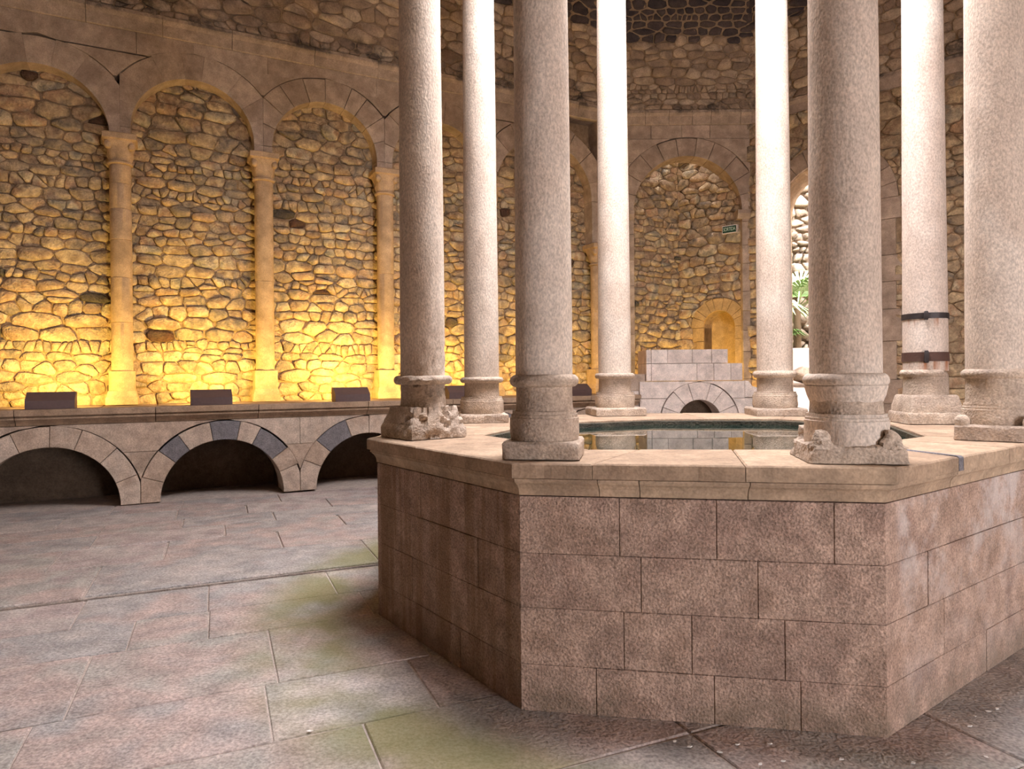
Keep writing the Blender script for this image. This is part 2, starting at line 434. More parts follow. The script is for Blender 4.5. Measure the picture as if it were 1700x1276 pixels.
def rubble(parent, mapf, area, seed, mat, limit=300, hrange=(0.12, 0.24), aspect=1.9, gap=0.012, proud=(0.02, 0.06), excl=None, drop=None, zmin_px=705, matf=None, margin=160, jit=.2):
    rs = random.Random(seed); made = []
    for c in rubble_cells(*area, hrange[0], hrange[1], aspect, seed, jit):
        cx = sum(p[0] for p in c) / len(c); cy = sum(p[1] for p in c) / len(c)
        if drop and drop(cx, cy): continue
        g = stone_geo(c, mapf, rs, gap * (2.6 if matf and matf(cx, cy) is M['slate'] else 1), proud, excl)
        if g is None: continue
        ctr = mapf(cx, cy, 0.03); px = project(ctr)
        if px is None or not (-margin < px[0] < 1700 + margin and -margin < px[1] < 760): continue
        sc = g[2] / (ctr - Vector((0, 0, EYE))).length_squared
        if not (-5 < px[0] < 1705 and -5 < px[1] < zmin_px): sc *= 0.001
        if any(a - 4 < px[0] < b + 4 for a, b in SHAFT_PX): sc *= 0.002
        made.append((sc, g, matf(cx, cy) if matf else mat))
    made.sort(key=lambda t: -t[0])
    rest = {}
    for i, (sc, g, mt) in enumerate(made):
        if i < limit and sc > 2e-6:
            obj('stone', g[0], g[1], mt, parent, True)
        else:
            rest.setdefault(mt.name, (mt, []))[1].append((g[0], g[1]))
    for k, (mt, items) in rest.items():
        v, f = join_geo(items)
        o = obj('small_stones', v, f, mt, parent, True); o['kind'] = 'stuff'
    return len(made)

def arc(cx, cz, r, a0, a1, n):
    return [(cx + r * math.cos(a0 + (a1 - a0) * i / n), cz + r * math.sin(a0 + (a1 - a0) * i / n)) for i in range(n + 1)]

def voussoirs(parent, mapf, cx, cz, r, R, n, d0, d1, mat, clips=(), a0=0.0, a1=PI, gap=0.004, matf=None, seed=1, bev=.006):
    rs = random.Random(seed); edges = [a0]
    for i in range(1, n): edges.append(a0 + (a1 - a0) * (i + rs.uniform(-.16, .16)) / n)
    edges.append(a1)
    for i in range(n):
        ga = gap / R; b0, b1 = edges[i] + ga, edges[i + 1] - ga
        p = arc(cx, cz, r, b0, b1, 4)[::-1] + arc(cx, cz, R + rs.uniform(-.012, .012), b0, b1, 4)
        p = p[::-1]
        for c in clips:
            p = clip(p, *c)
            if len(p) < 3: break
        if len(p) < 3 or abs(poly_area(p)) < 0.004: continue
        prism('voussoir', p, mapf, d0, d1 + rs.uniform(-.004, .006), matf(i) if matf else mat, parent, bev)

# ================================================================== SETTING: floor
FT = math.radians(23.4)
FU = Vector((math.cos(FT), math.sin(FT), 0)); FN = Vector((-math.sin(FT), math.cos(FT), 0))
fm = lambda a, n, h: FU * a + FN * n + Vector((0, 0, h))
floor = obj('floor', *join_geo([box_geo((-16, -9, -.1), (2.974, 5.71, -.007), fm),
                                box_geo((2.99, -9, -.1), (16, 5.71, -.007), fm), box_geo((-16, 5.752, -.1), (16, 18, .004), fm)]), M['gap'])
obj('joint_bed', *box_geo((-16, -9, -.4), (16, 18, -.075), fm), M['dark'], floor)
tag(floor, 'worn pinkish grey stone paving round the octagonal pool', kind='structure')
rows = [0.15, 0.95, 1.7, 2.45, 3.14, 3.745, 4.56, 5.09, 5.75, 6.63, 7.37, 7.95, 8.49, 9.1, 9.75]
fixed = {3.14: [-0.79, 0.21], 3.745: [-0.67, 0.28, 1.1], 4.56: [-0.5, -0.06, 0.95], 5.09: [-0.87, -0.07, 0.8], 5.75: [-2.6, -0.9, 1.26], 6.63: [-1.3, -0.44, 0.55],
         7.37: [-1.1, 0.06, 1.25], 1.7: [-0.3, 0.7, 1.9, 2.98], 0.95: [-0.8, 0.3, 1.5, 2.98], 2.45: [-1.5, -0.45, 0.6, 1.9, 2.98], 0.15: [0.9, 2.0, 2.98]}
rs = random.Random(3)
for i in range(len(rows) - 1):
    n0, n1 = rows[i], rows[i + 1]
    cuts = sorted(fixed.get(n0, [rs.uniform(-.5, .3)]))
    while cuts[0] > -6.5: cuts.insert(0, cuts[0] - rs.uniform(0.75, 1.5))
    while cuts[-1] < 7.5: cuts.append(cuts[-1] + rs.uniform(0.75, 1.5))
    raised = 0.018 if n0 >= 5.7 else 0.0; gn = 0.04 if n1 == 5.75 else 0.004
    for a, b in zip(cuts[:-1], cuts[1:]):
        g = 0.004 if n0 < 5.7 else 0.009
        ga = 0.011 if abs(a - 2.98) < .01 else g
        pts = [(a + ga + rs.uniform(-.004, .004), n0 + g), (b - g, n0 + g + rs.uniform(-.006, .006)), (b - g + rs.uniform(-.006, .006), n1 - gn), (a + ga, n1 - gn + rs.uniform(-.006, .006))]
        pp = [(FU * s + FN * n) for s, n in pts]
        c = sum(pp, Vector()) / 4
        q = project((c.x, c.y, 0))
        d = math.hypot(c.x - POOL_C[0], c.y - POOL_C[1])
        if c.y < -0.6 or d < 1.1: continue
        if q and not (-900 < q[0] < 2700): continue
        if NN.dot(c) > BF + 0.7 or NR.dot(c) > CR - .5: continue
        prism('paving_slab', [(v.x, v.y) for v in pp], floor_map(raised), -0.06, rs.uniform(-.002, .003), M['pave'], floor, 0.006)

# ================================================================== SETTING: left wall with blind arcade
wl = obj('wall_left', *box_geo((-6.5, 0, -0.5), (9.9, 7.0, 0), left_map(WREC)), M['mortar'])
tag(wl, 'rubble stone wall with blind arcade washed by golden uplights', kind='structure')
ACOL = [-4.30, -2.41, -0.52, 1.37, 3.26, 5.15, 7.45]
AEND = 8.12
rubble(wl, left_map(WREC), (-3.3, 9.85, 1.2, 6.05), 11, M['rubble'], limit=300, hrange=(0.10, 0.23), aspect=1.75, gap=0.006, proud=(0.015, 0.07), zmin_px=664, matf=lambda a, z: M['accent'] if (math.sin(a * 127.1 + z * 311.7) * 43758.5) % 1 < .013 else M['rubble'])
lm = left_map(WL)
D0 = -0.31
ARCHES = []
for i in range(len(ACOL) - 1):
    a, b = ACOL[i], ACOL[i + 1]
    c = (a + b) / 2; r = (b - a) / 2 - 0.13
    cz = (5.93 if i != 1 else 5.80) - r; ARCHES.append((c, cz, r, r + 0.37))
for i, (c, cz, r, R) in enumerate(ARCHES):
    a, b = ACOL[i], ACOL[i + 1]
    voussoirs(wl, lm, c, cz, r, R, 9 if i != 3 else 10, D0, 0.0, M['ashlar'], [(-1, 0, -(a + .0008)), (1, 0, b - .0008)], seed=20 + i, gap=0.0008 if i < 3 else 0.004, bev=.002 if i < 3 else .005)
    # stilt blocks between impost and springing
    for x0, x1 in ((a + .0008, c - r), (c + r, b - .0008)):
        prism('impost_block', rect(x0, x1, 4.98 if i < 5 else 4.1, cz - .003), lm, D0, 0.0, M['ashlar'], wl, 0.002)
# spandrels between the arches
def outer_u(i, z, side):
    c, cz, r, R = ARCHES[i]
    R = R + 0.012
    if z <= cz: return c + side * R
    if z >= cz + R: return c
    return c + side * math.sqrt(R * R - (z - cz) ** 2)
ZTOP = CZ0
rs = random.Random(5)
for k in range(1, len(ACOL) - 1):
    ax = ACOL[k]
    lo = max(ARCHES[k - 1][1], ARCHES[k][1])
    z = lo
    while outer_u(k, z, -1) - outer_u(k - 1, z, 1) < 0.03 and z < 7: z += 0.01
    levels = [z, z + 0.34, 6.16, ZTOP]
    for q in range(len(levels) - 1):
        z0, z1 = levels[q], levels[q + 1]
        if z1 - z0 < 0.05: continue
        zs = [z0 + 0.003 + (z1 - z0 - .006) * j / 6 for j in range(7)]
        lft = [(outer_u(k - 1, zz, 1), zz) for zz in zs]; rgt = [(outer_u(k, zz, -1), zz) for zz in zs]
        if q == 0:
            prism('spandrel_block', lft[::-1] + rgt, lm, D0, rs.uniform(-.003, .004), M['ashlar'], wl, 0.0025)
        else:
            mid = ax + rs.uniform(-.25, .25)
            mid = min(max(mid, lft[0][0] + .03), rgt[0][0] - .03)
            prism('spandrel_block', lft[::-1] + [(mid - .002, zs[0]), (mid - .002, zs[-1])], lm, D0, rs.uniform(-.003, .004), M['ashlar'], wl, 0.0025)
            prism('spandrel_block', [(mid + .002, zs[-1]), (mid + .002, zs[0])] + rgt, lm, D0, rs.uniform(-.003, .004), M['ashlar'], wl, 0.0025)
# end pier of the arcade beyond its last column
c, cz, r, R = ARCHES[-1]
zz = 1.2
while zz < CZ0 - .05:
    z1 = min(zz + rs.uniform(.38, .5), CZ0)
    x0 = ACOL[-1] + 0.17 if z1 < 4.1 else ACOL[-1] + .004
    prism('pier_block', rect(x0, AEND, zz + .002, z1 - .002), lm, D0, rs.uniform(-.004, .004), M['ashlar'], wl, 0.005)
    zz = z1
zz = cz
# cornice of the left wall
def sweep(name, prof, mapf, a0, a1, mat, parent, ends=True):
    n = len(prof); v = [mapf(a0, z, h) for h, z in prof] + [mapf(a1, z, h) for h, z in prof]
    f = [(i, (i + 1) % n, n + (i + 1) % n, n + i) for i in range(n)]
    f += [tuple(range(n - 1, -1, -1)), tuple(range(n, 2 * n))]
    return obj(name, v, f, mat, parent)
CPROF = [(-0.3, CZ0), (0.0, CZ0), (0.015, CZ0 + .01), (0.03, CZ0 + .16), (0.05, CZ0 + .2), (0.06, CZ0 + .22), (0.06, CZ1 - .01), (0.05, CZ1), (-0.3, CZ1)]
a = -6.4
while a < 8.1:
    b = min(a + rs.uniform(.75, 1.3), 8.17)
    sweep('cornice_block', CPROF, lm, a + .003, b - .003, M['cornice'], wl); a = b
vl = vaulted(lm, CZ1)
items = []
for j in range(10):
    v0, v1 = CZ1 - .02 + .3 * j, CZ1 - .02 + .3 * (j + 1)
    items.append((([vl(-6.5, v0, -.01), vl(8.6, v0, -.01), vl(8.6, v1, -.01), vl(-6.5, v1, -.01)]), [(0, 1, 2, 3)]))
vv, ff = join_geo(items)

# ================================================================== SETTING: back (corner squinch arch)
wb_ = obj('wall_back', [back_map(2.2, 0, -.35), back_map(2.42, 0, -.35), back_map(2.42, 4.6, -.35), back_map(2.2, 4.6, -.35),
                        back_map(2.2, 0, -.02), back_map(2.42, 0, -.02), back_map(2.42, 4.6, -.02), back_map(2.2, 4.6, -.02)],
          [(0, 3, 2, 1), (4, 5, 6, 7), (0, 1, 5, 4), (1, 2, 6, 5), (2, 3, 7, 6), (3, 0, 4, 7)], M['mortar'])
tag(wb_, 'ashlar squinch arch crossing the corner of the room beneath the vault', kind='structure')
SQ = (3.475, 4.80, 1.06, 1.42)
X0, X1 = 2.22, 4.70
voussoirs(wb_, back_map, *SQ, 11, -0.42, 0.0, M['ashlar'], [(-1, 0, -X0), (1, 0, X1)], seed=41, gap=.004)
# spandrel over the squinch
for q, (z0, z1) in enumerate([(4.8, 5.3), (5.3, 5.75), (5.75, 6.2), (6.2, CZ0)]):
    zs = [z0 + .003 + (z1 - z0 - .006) * j / 6 for j in range(7)]
    def ou(z, side):
        R = SQ[3] + .012; d = z - SQ[1]
        return SQ[0] + side * (math.sqrt(max(R * R - d * d, 0)))
    if z1 < SQ[1] + SQ[3]:
        L_ = [(max(ou(zz, -1), X0 + .01), zz) for zz in zs]
        prism('spandrel_block', [(X0, zs[0])] + L_ + [(X0, zs[-1])], back_map, -.42, .002, M['ashlar'], wb_, .004)
        R_ = [(min(ou(zz, 1), X1 - .01), zz) for zz in zs]
        prism('spandrel_block', R_[::-1] + [(X1, zs[0]), (X1, zs[-1])][0:2] + [], back_map, -.42, .002, M['ashlar'], wb_, .004)
    else:
        xs = [X0, X0 + .55, X0 + 1.15, X0 + 1.7, X1]
        for x0, x1 in zip(xs[:-1], xs[1:]):
            xs_ = [x0 + .003 + (x1 - x0 - .006) * j / 5 for j in range(6)]
            bot = []
            for xx in xs_:
                d = xx - SQ[0]; R = SQ[3] + .012
                zb = SQ[1] + math.sqrt(max(R * R - d * d, 0)) if abs(d) < R else 0
                bot.append((xx, min(max(z0 + .003, zb), z1 - .01)))
            prism('spandrel_block', bot + [(xs_[-1], z1 - .003), (xs_[0], z1 - .003)], back_map, -.42, rs.uniform(-.003, .004), M['ashlar'], wb_, .004)
# piers of the squinch arch
for x0, x1 in ((X0, SQ[0] - SQ[2]), (SQ[0] + SQ[2], X1 - .02)):
    zz = 0.0
    while zz < SQ[1] - .02:
        z1 = min(zz + rs.uniform(.35, .55), SQ[1])
        prism('pier_block', rect(x0, x1, zz + .003, z1 - .003), back_map, -.42, rs.uniform(-.006, .004), M['ashlar'], wb_, .006); zz = z1
    sweep('impost', [(-.42, 4.62), (.02, 4.62), (.05, 4.68), (.07, 4.72), (.07, 4.79), (-.42, 4.79)], back_map, x0 - (.10 if x0 > 3 else 0), x1, M['ashlar'], wb_)
a = 2.1
while a < 4.85:
    b = min(a + rs.uniform(.35, .6), 4.86)
    sweep('cornice_block', CPROF, back_map, a + .003, b - .003, M['cornice'], wb_); a = b
vb = vaulted(back_map, CZ1)

# ================================================================== SETTING: right wall with the garden door
DT, DRAD, DSP = 1.465, 0.845, 4.60
NT, NRAD, NSP = -0.60, 0.33, 2.54
rm = right_map()
def arch_notch(c, r, sp, n=12): return [(c - r, 0), (c - r, sp)] + arc(c, sp, r, PI, 0, n)[1:-1] + [(c + r, sp), (c + r, 0)]
outl = [(-1.55, 0)] + arch_notch(NT, NRAD, NSP) + arch_notch(DT, DRAD, DSP) + [(9.3, 0), (9.3, 7.0), (-1.55, 7.0)]
wr = prism('wall_right', outl, rm, -0.65, 0.0, M['mortar'], None, 0, True)
tag(wr, 'rubble stone wall pierced by a tall arched doorway to the garden', kind='structure')
prism('niche_back', rect(NT - NRAD - .05, NT + NRAD + .05, 0, 3.0), rm, -.62, -.34, M['gold'], wr, 0.0)
def push(t, z):
    for c, r, sp in ((DT, DRAD + .33, DSP), (NT, NRAD + .27, NSP)):
        if z > sp:
            d = math.hypot(t - c, z - sp)
            if d < r and d > 1e-4: t, z = c + (t - c) * r / d, sp + (z - sp) * r / d
        else:
            rr = r - (.06 if r > 1 else .1)
            if abs(t - c) < rr: t = c + (rr if t > c else -rr)
    return t, z
def inside(t, z):
    for c, r, sp in ((DT, DRAD + .2, DSP), (NT, NRAD + .14, NSP)):
        if (z > sp and math.hypot(t - c, z - sp) < r) or (z <= sp and abs(t - c) < r): return True
    return False
rubble(wr, rm, (-1.5, 6.0, 0.1, CZ0), 23, M['rubble'], limit=300, hrange=(0.16, 0.3), aspect=1.6, gap=.007, proud=(.015, .07), excl=push, drop=inside, zmin_px=700)
voussoirs(wr, rm, DT, DSP, DRAD, DRAD + .32, 13, -.6, .06, M['ashlar'], seed=51)
voussoirs(wr, rm, NT, NSP, NRAD, NRAD + .26, 9, -.36, .05, M['gold'], seed=52)
for c, r, sp, wd, mt, dd in ((DT, DRAD, DSP, .28, M['ashlar'], -.6), (NT, NRAD, NSP, .16, M['gold'], -.36)):
    for sd in (-1, 1):
        zz = 0.0; k = 0
        while zz < sp - .03:
            z1 = min(zz + rs.uniform(.38, .66), sp); k += 1
            e = wd + (.08 if k % 2 else 0)
            x0, x1 = (c + r, c + r + e) if sd > 0 else (c - r - e, c - r)
            prism('jamb_block', rect(x0, x1, zz + .003, z1 - .003), rm, dd, .05 + rs.uniform(-.006, .006), mt, wr, .007); zz = z1
a = -.12
while a < 9.2:
    b = a + rs.uniform(.5, .9)
    sweep('cornice_block', CPROF, rm, a + .003, b - .003, M['cornice'], wr); a = b
vr = vaulted(rm, CZ1)

# ================================================================== SETTING: remaining walls, vault, lantern
LA = U * -6.4 + NN * WL
RE = rm(9.2, 0, 0)
room = [LA, Vector((2.25, 13.37, 0)), Vector((4.66, 13.37, 0)), RE, Vector((9.6, -2.6, 0)), Vector((0.5, -5.2, 0)), Vector((-8.4, -2.4, 0))]
def seg_map(a, b):
    d = (b - a).normalized(); n = Vector((-d.y, d.x, 0))      # n points outward for this winding
    return lambda s, z, h: a + d * s + n * (-h) * -1 * -1 + Vector((0, 0, z))
def closing_wall(name, a, b, label, opening=None):
    L_ = (b - a).length; d = (b - a).normalized(); n = Vector((d.y, -d.x, 0))
    ctr = Vector((POOL_C[0], POOL_C[1], 0))
    if (ctr - a).dot(n) < 0: n = -n
    mp = lambda s, z, h: a + d * s + n * h + Vector((0, 0, z))
    outl_ = [(-.3, 0)] + (arch_notch(*opening) if opening else []) + [(L_ + .3, 0), (L_ + .3, 7.2), (-.3, 7.2)]
    if (d.x * n.y - d.y * n.x) < 0: pass
    o = prism(name, outl_, mp, -.5, 0, M['plaster'], None, 0, True)
    tag(o, label, kind='structure')
    return o, mp
OPEN_A = (3.6, 1.0, 2.2)
OPEN_B = (4.6, 1.3, 2.4)
closing_wall('wall_east', room[3], room[4], 'plain stone wall at the side of the bath room')
o1, mpA = closing_wall('wall_front', room[4], room[5], 'plain stone wall with an arched entrance', OPEN_A)
o2, mpB = closing_wall('wall_entrance', room[5], room[6], 'plain stone wall closing the bath room')
portal('entrance_portal', mpA(OPEN_A[0], 1.7, -.4), mpA(0, 0, 1) - mpA(0, 0, 0), 2.2, 3.8)
closing_wall('wall_west', room[6], room[0], 'plain stone wall beside the golden arcade')

ctr = Vector((POOL_C[0], POOL_C[1], 0))
def ray_room(a):
    d = Vector((math.cos(a), math.sin(a), 0)); best = 99
    for i in range(len(room)):
        p, q = room[i], room[(i + 1) % len(room)]
        e = q - p; den = d.x * e.y - d.y * e.x
        if abs(den) < 1e-9: continue
        w_ = p - ctr; t = (w_.x * e.y - w_.y * e.x) / den; s = (w_.x * d.y - w_.y * d.x) / den
        if t > 0 and -.001 <= s <= 1.001: best = min(best, t)
    return best
DRUM_R = 2.32; ZC = 9.05; ZOC = 7.25
NA = 120; V = []; Fc = []
prof = [(0.0, 6.7, .45), (0.0, 8.3, .45), (0.05, 8.8, .3), (0.16, ZC, 0), (1.0, ZOC, 0)]
for t, z, off in prof:
    for i in range(NA):
        a = 2 * PI * i / NA; R = ray_room(a) + off
        rr = R + (DRUM_R - R) * t
        V.append((ctr.x + rr * math.cos(a), ctr.y + rr * math.sin(a), z))
for r in range(len(prof) - 1):
    for i in range(NA):
        j = (i + 1) % NA; Fc.append((r * NA + i, (r + 1) * NA + i, (r + 1) * NA + j, r * NA + j))
ceil = obj('ceiling', V, Fc, M['plaster'])
tag(ceil, 'rubble masonry vault rising from the cornice above the arches', kind='structure')
def strip(m, s0, s1):
    items = []
    K = 10
    vv = [m(s, CZ1 - .03 + 2.7 * j / K, 0) for j in range(K + 1) for s in (s0, s1)]
    return vv, [(2 * j, 2 * j + 1, 2 * j + 3, 2 * j + 2) for j in range(K)]
for m, s0, s1 in ((vl, -6.4, 9.2), (vb, 1.6, 5.3), (vr, -.8, 9.2)):
    v, f = strip(m, s0, s1); obj('vault_bed', v, f, M['mortar'], ceil)
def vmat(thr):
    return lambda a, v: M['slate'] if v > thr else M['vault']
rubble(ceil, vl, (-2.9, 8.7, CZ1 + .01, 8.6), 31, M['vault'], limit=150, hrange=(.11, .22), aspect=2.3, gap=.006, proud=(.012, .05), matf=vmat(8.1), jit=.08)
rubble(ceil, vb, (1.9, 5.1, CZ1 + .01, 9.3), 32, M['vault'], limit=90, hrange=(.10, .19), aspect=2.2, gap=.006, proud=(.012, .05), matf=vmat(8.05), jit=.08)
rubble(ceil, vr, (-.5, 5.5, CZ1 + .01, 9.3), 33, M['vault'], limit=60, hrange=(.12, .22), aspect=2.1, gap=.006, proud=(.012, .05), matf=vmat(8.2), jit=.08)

# ================================================================== POOL
A_ = (-0.005, 3.17); B_ = (1.62, 2.88); C_ = (-0.968, 4.53)
D_ = (3.12, 3.98); E_ = (3.70, 5.58); F_ = (2.82, 6.95); G_ = (1.08, 7.36); H_ = (-0.62, 6.32)
RIM = [C_, A_, B_, D_, E_, F_, G_, H_]                       # counter-clockwise from the left corner
ZR = 1.175
WALLP = inset(RIM, 0.062)
INNER = [(-0.21, 4.72), (0.42, 3.73), (1.62, 3.60), (2.62, 4.32), (2.98, 5.36), (2.42, 6.15), (1.30, 6.32), (0.22, 5.85)]
pool = empty('octagonal_pool', (POOL_C[0], POOL_C[1], 0))
tag(pool, 'large octagonal stone pool basin with moulded rim in the middle of the room', 'pool')
core = inset(WALLP, 0.10)
# basin body: outer skin just inside the blocks, inner shaft of the pool
v = [(x, y, -0.02) for x, y in core] + [(x, y, 1.10) for x, y in core] + [(x, y, 1.10) for x, y in INNER] + [(x, y, 0.25) for x, y in INNER]
f = []
for r in range(3):
    for i in range(8):
        j = (i + 1) % 8; f.append((r * 8 + i, r * 8 + j, (r + 1) * 8 + j, (r + 1) * 8 + i))
f.append(tuple(range(24, 32)))
obj('basin_body', v, f, M['gap'], pool)
def lerp2(p, q, t): return (p[0] + (q[0] - p[0]) * t, p[1] + (q[1] - p[1]) * t)
courses = [0.0, 0.22, 0.487, 0.743, 1.012]
cutsAB = {0: [0.22, 0.55, 0.78], 1: [0.30, 0.49, 0.74], 2: [0.35, 0.67], 3: [0.29, 0.56, 0.87]}
rs = random.Random(77)
for i in range(8):
    p0, p1 = WALLP[i], WALLP[(i + 1) % 8]; q0, q1 = core[i], core[(i + 1) % 8]
    for k in range(4):
        if i == 1: cu = cutsAB[k]
        else:
            cu = [rs.uniform(.2, .42), rs.uniform(.58, .8)]
        cu = [0.0] + cu + [1.0]
        for t0, t1 in zip(cu[:-1], cu[1:]):
            g0 = 0.0008 if t0 > 0 else 0.0; g1 = 0.0008 if t1 < 1 else 0.0
            d = rs.uniform(-.0025, .0015)
            zz0, zz1 = courses[k] + .0012, courses[k + 1] - .0012
            o0, o1 = lerp2(p0, p1, t0 + g0), lerp2(p0, p1, t1 - g1); r0, r1 = lerp2(q0, q1, t0 + g0), lerp2(q0, q1, t1 - g1)
            L_ = math.hypot(p1[0] - p0[0], p1[1] - p0[1]); tx, ty = (p1[0] - p0[0]) / L_, (p1[1] - p0[1]) / L_
            nx, ny = ty, -tx
            bv = .0025
            def face(s0, s1, za, zb, off):
                a_ = lerp2(o0, o1, s0); b_ = lerp2(o0, o1, s1)
                return [(a_[0] + nx * off, a_[1] + ny * off, za), (b_[0] + nx * off, b_[1] + ny * off, za), (b_[0] + nx * off, b_[1] + ny * off, zb), (a_[0] + nx * off, a_[1] + ny * off, zb)]
            e0 = bv / L_ / (t1 - t0) if t0 > 0 else 0; e1 = bv / L_ / (t1 - t0) if t1 < 1 else 0
            vs = [(r0[0], r0[1], zz0), (r1[0], r1[1], zz0), (r1[0], r1[1], zz1), (r0[0], r0[1], zz1)] + face(0, 1, zz0, zz1, d - bv if True else 0) + face(e0, 1 - e1, zz0 + bv, zz1 - bv, d)
            if t0 == 0: vs[4] = (o0[0], o0[1], zz0); vs[7] = (o0[0], o0[1], zz1); vs[8] = (o0[0], o0[1], zz0 + bv); vs[11] = (o0[0], o0[1], zz1 - bv)
            if t1 == 1: vs[5] = (o1[0], o1[1], zz0); vs[6] = (o1[0], o1[1], zz1); vs[9] = (o1[0], o1[1], zz0 + bv); vs[10] = (o1[0], o1[1], zz1 - bv)
            fs = [(0, 1, 5, 4), (1, 2, 6, 5), (2, 3, 7, 6), (3, 0, 4, 7), (4, 5, 9, 8), (5, 6, 10, 9), (6, 7, 11, 10), (7, 4, 8, 11), (8, 9, 10, 11)]
            obj('wall_block', vs, fs, M['pool'], pool)
# moulding under the rim, cut into blocks
prof = [(-.08, 1.017), (0.004, 1.017), (.006, 1.035), (.010, 1.05), (.020, 1.066), (.034, 1.078), (.034, 1.082), (.042, 1.084), (.042, 1.098), (.032, 1.101), (.032, 1.1045), (-.08, 1.1045)]
for i in range(8):
    cu = [0, 0.235, 0.35, 0.645, 1.0] if i == 1 else [0, rs.uniform(.3, .45), rs.uniform(.6, .75), 1.0]
    for t0, t1 in zip(cu[:-1], cu[1:]):
        vs = []
        for t, gg in ((t0, .0012 if t0 > 0 else 0), (t1, -.0012 if t1 < 1 else 0)):
            for off, z in prof:
                P_ = OFFC.setdefault(off, inset(WALLP, -off)) if 'OFFC' in globals() else None
                if P_ is None:
                    OFFC = {}; P_ = OFFC.setdefault(off, inset(WALLP, -off))
                x, y = lerp2(P_[i], P_[(i + 1) % 8], t + gg); vs.append((x, y, z))
        n = len(prof)
        fs = [(a, n + a, n + (a + 1) % n, (a + 1) % n) for a in range(n)] + [tuple(range(n)), tuple(range(2 * n - 1, n - 1, -1))]
        obj('moulding_block', vs, fs, M['rim'], pool)
# rim slabs
for i in range(8):
    cu = {0: [0, .42, 1], 1: [0, .225, .63, 1], 2: [0, .335, .365, .68, 1]}.get(i, [0, rs.uniform(.35, .6), 1])
    for t0, t1 in zip(cu[:-1], cu[1:]):
        g0 = .0012 if t0 > 0 else 0; g1 = .0012 if t1 < 1 else 0
        K = 10; outer = []; inn = []
        for j in range(K + 1):
            t = t0 + g0 + (t1 - g1 - t0 - g0) * j / K
            x, y = lerp2(RIM[i], RIM[(i + 1) % 8], t)
            ch = 0.006 * max(0, mnoise.noise(Vector((x * 9, y * 9, 3)))) + .005 * max(0, mnoise.noise(Vector((x * 31, y * 31, 7))))
            if 0 < j < K: x += (POOL_C[0] - x) * ch; y += (POOL_C[1] - y) * ch
            outer.append((x, y))
            x, y = lerp2(INNER[i], INNER[(i + 1) % 8], t)
            ch = -0.004 * abs(mnoise.noise(Vector((x * 7, y * 7, 5))))
            if 0 < j < K: x += (POOL_C[0] - x) * ch; y += (POOL_C[1] - y) * ch
            inn.append((x, y))
        poly = outer + inn[::-1]
        prism('rim_slab', poly, floor_map(0), 1.104, ZR + rs.uniform(-.002, .002), M['basalt'] if (i, t0) == (2, .335) else M['rim'], pool, .007, True)
IN1 = inset(INNER, .012)
K = 6; vs = []; fs = []
for i in range(8):
    for j in range(K):
        x, y = lerp2(INNER[i], INNER[(i + 1) % 8], j / K); x2, y2 = lerp2(IN1[i], IN1[(i + 1) % 8], j / K)
        zt = ZR - .012 + .006 * mnoise.noise(Vector((x * 6, y * 6, 0)))
        w2 = .012 * mnoise.noise(Vector((x * 5, y * 5, 9)))
        vs += [(x + (x2 - x) * -1.2, y + (y2 - y) * -1.2, zt), (x2 + (x2 - x) * w2 * 20, y2 + (y2 - y) * w2 * 20, zt - .012), (x2, y2, .3)]
n = 8 * K
for i in range(n):
    j = (i + 1) % n; fs += [(3 * i, 3 * j, 3 * j + 1, 3 * i + 1), (3 * i + 1, 3 * j + 1, 3 * j + 2, 3 * i + 2)]
obj('pool_lining', vs, fs, M['lining'], pool)
water = obj('pool_water', [(x, y, 1.118) for x, y in INNER] + [(x, y, 1.118 - .7) for x, y in INNER],
            [tuple(range(8))] + [(i, i + 8, (i + 1) % 8 + 8, (i + 1) % 8) for i in range(8)] + [tuple(range(15, 7, -1))], M['water'])
vv = water.data
for k in range(8, 16):
    vv.vertices[k].co.x = ctr.x + (vv.vertices[k].co.x - ctr.x) * .99; vv.vertices[k].co.y = ctr.y + (vv.vertices[k].co.y - ctr.y) * .99
tag(water, 'still dark green water filling the octagonal pool', 'water', kind='stuff')

# ================================================================== columns round the pool
def loft(name, prof, cx, cy, mat, parent, seg=48, shape='round', rot=0.0, rough=0.0, freq=14.0, erode=None, cap=True):
    """stack of rings (radius, z); shape square gives a four-sided block turned by rot"""
    vs = []; n = seg; zlo = prof[0][1] + (.004 if prof[0][1] == ZR else 0)
    for r, z in prof:
        z = max(z, zlo)
        for i in range(n):
            a = 2 * PI * i / n
            if shape == 'square':
                b = (a + PI / 4) % (PI / 2) - PI / 4; rr = min(r / math.cos(b), r * 1.36)
            else: rr = r
            x, y = cx + rr * math.cos(a + rot), cy + rr * math.sin(a + rot); zv = z
            if rough or erode:
                p = Vector((x, y, z)); k = rough * mnoise.noise(p * freq) + rough * .5 * mnoise.noise(p * freq * 2.7)
                if erode: k -= erode(p)
                x += (x - cx) / max(rr, .01) * k; y += (y - cy) / max(rr, .01) * k; zv = max(z + .4 * k, zlo)
            vs.append((x, y, zv))
    m = len(prof)
    fs = [(r * n + i, r * n + (i + 1) % n, (r + 1) * n + (i + 1) % n, (r + 1) * n + i) for r in range(m - 1) for i in range(n)]
    if cap: fs += [tuple(range(n - 1, -1, -1)), tuple(range((m - 1) * n, m * n))]
    o = obj(name, vs, fs, mat, parent, True)
    me = o.data
    # keep ring tops and block arrises crisp
    try: me.set_sharp_from_angle(angle=math.radians(38))
    except Exception: pass
    return o

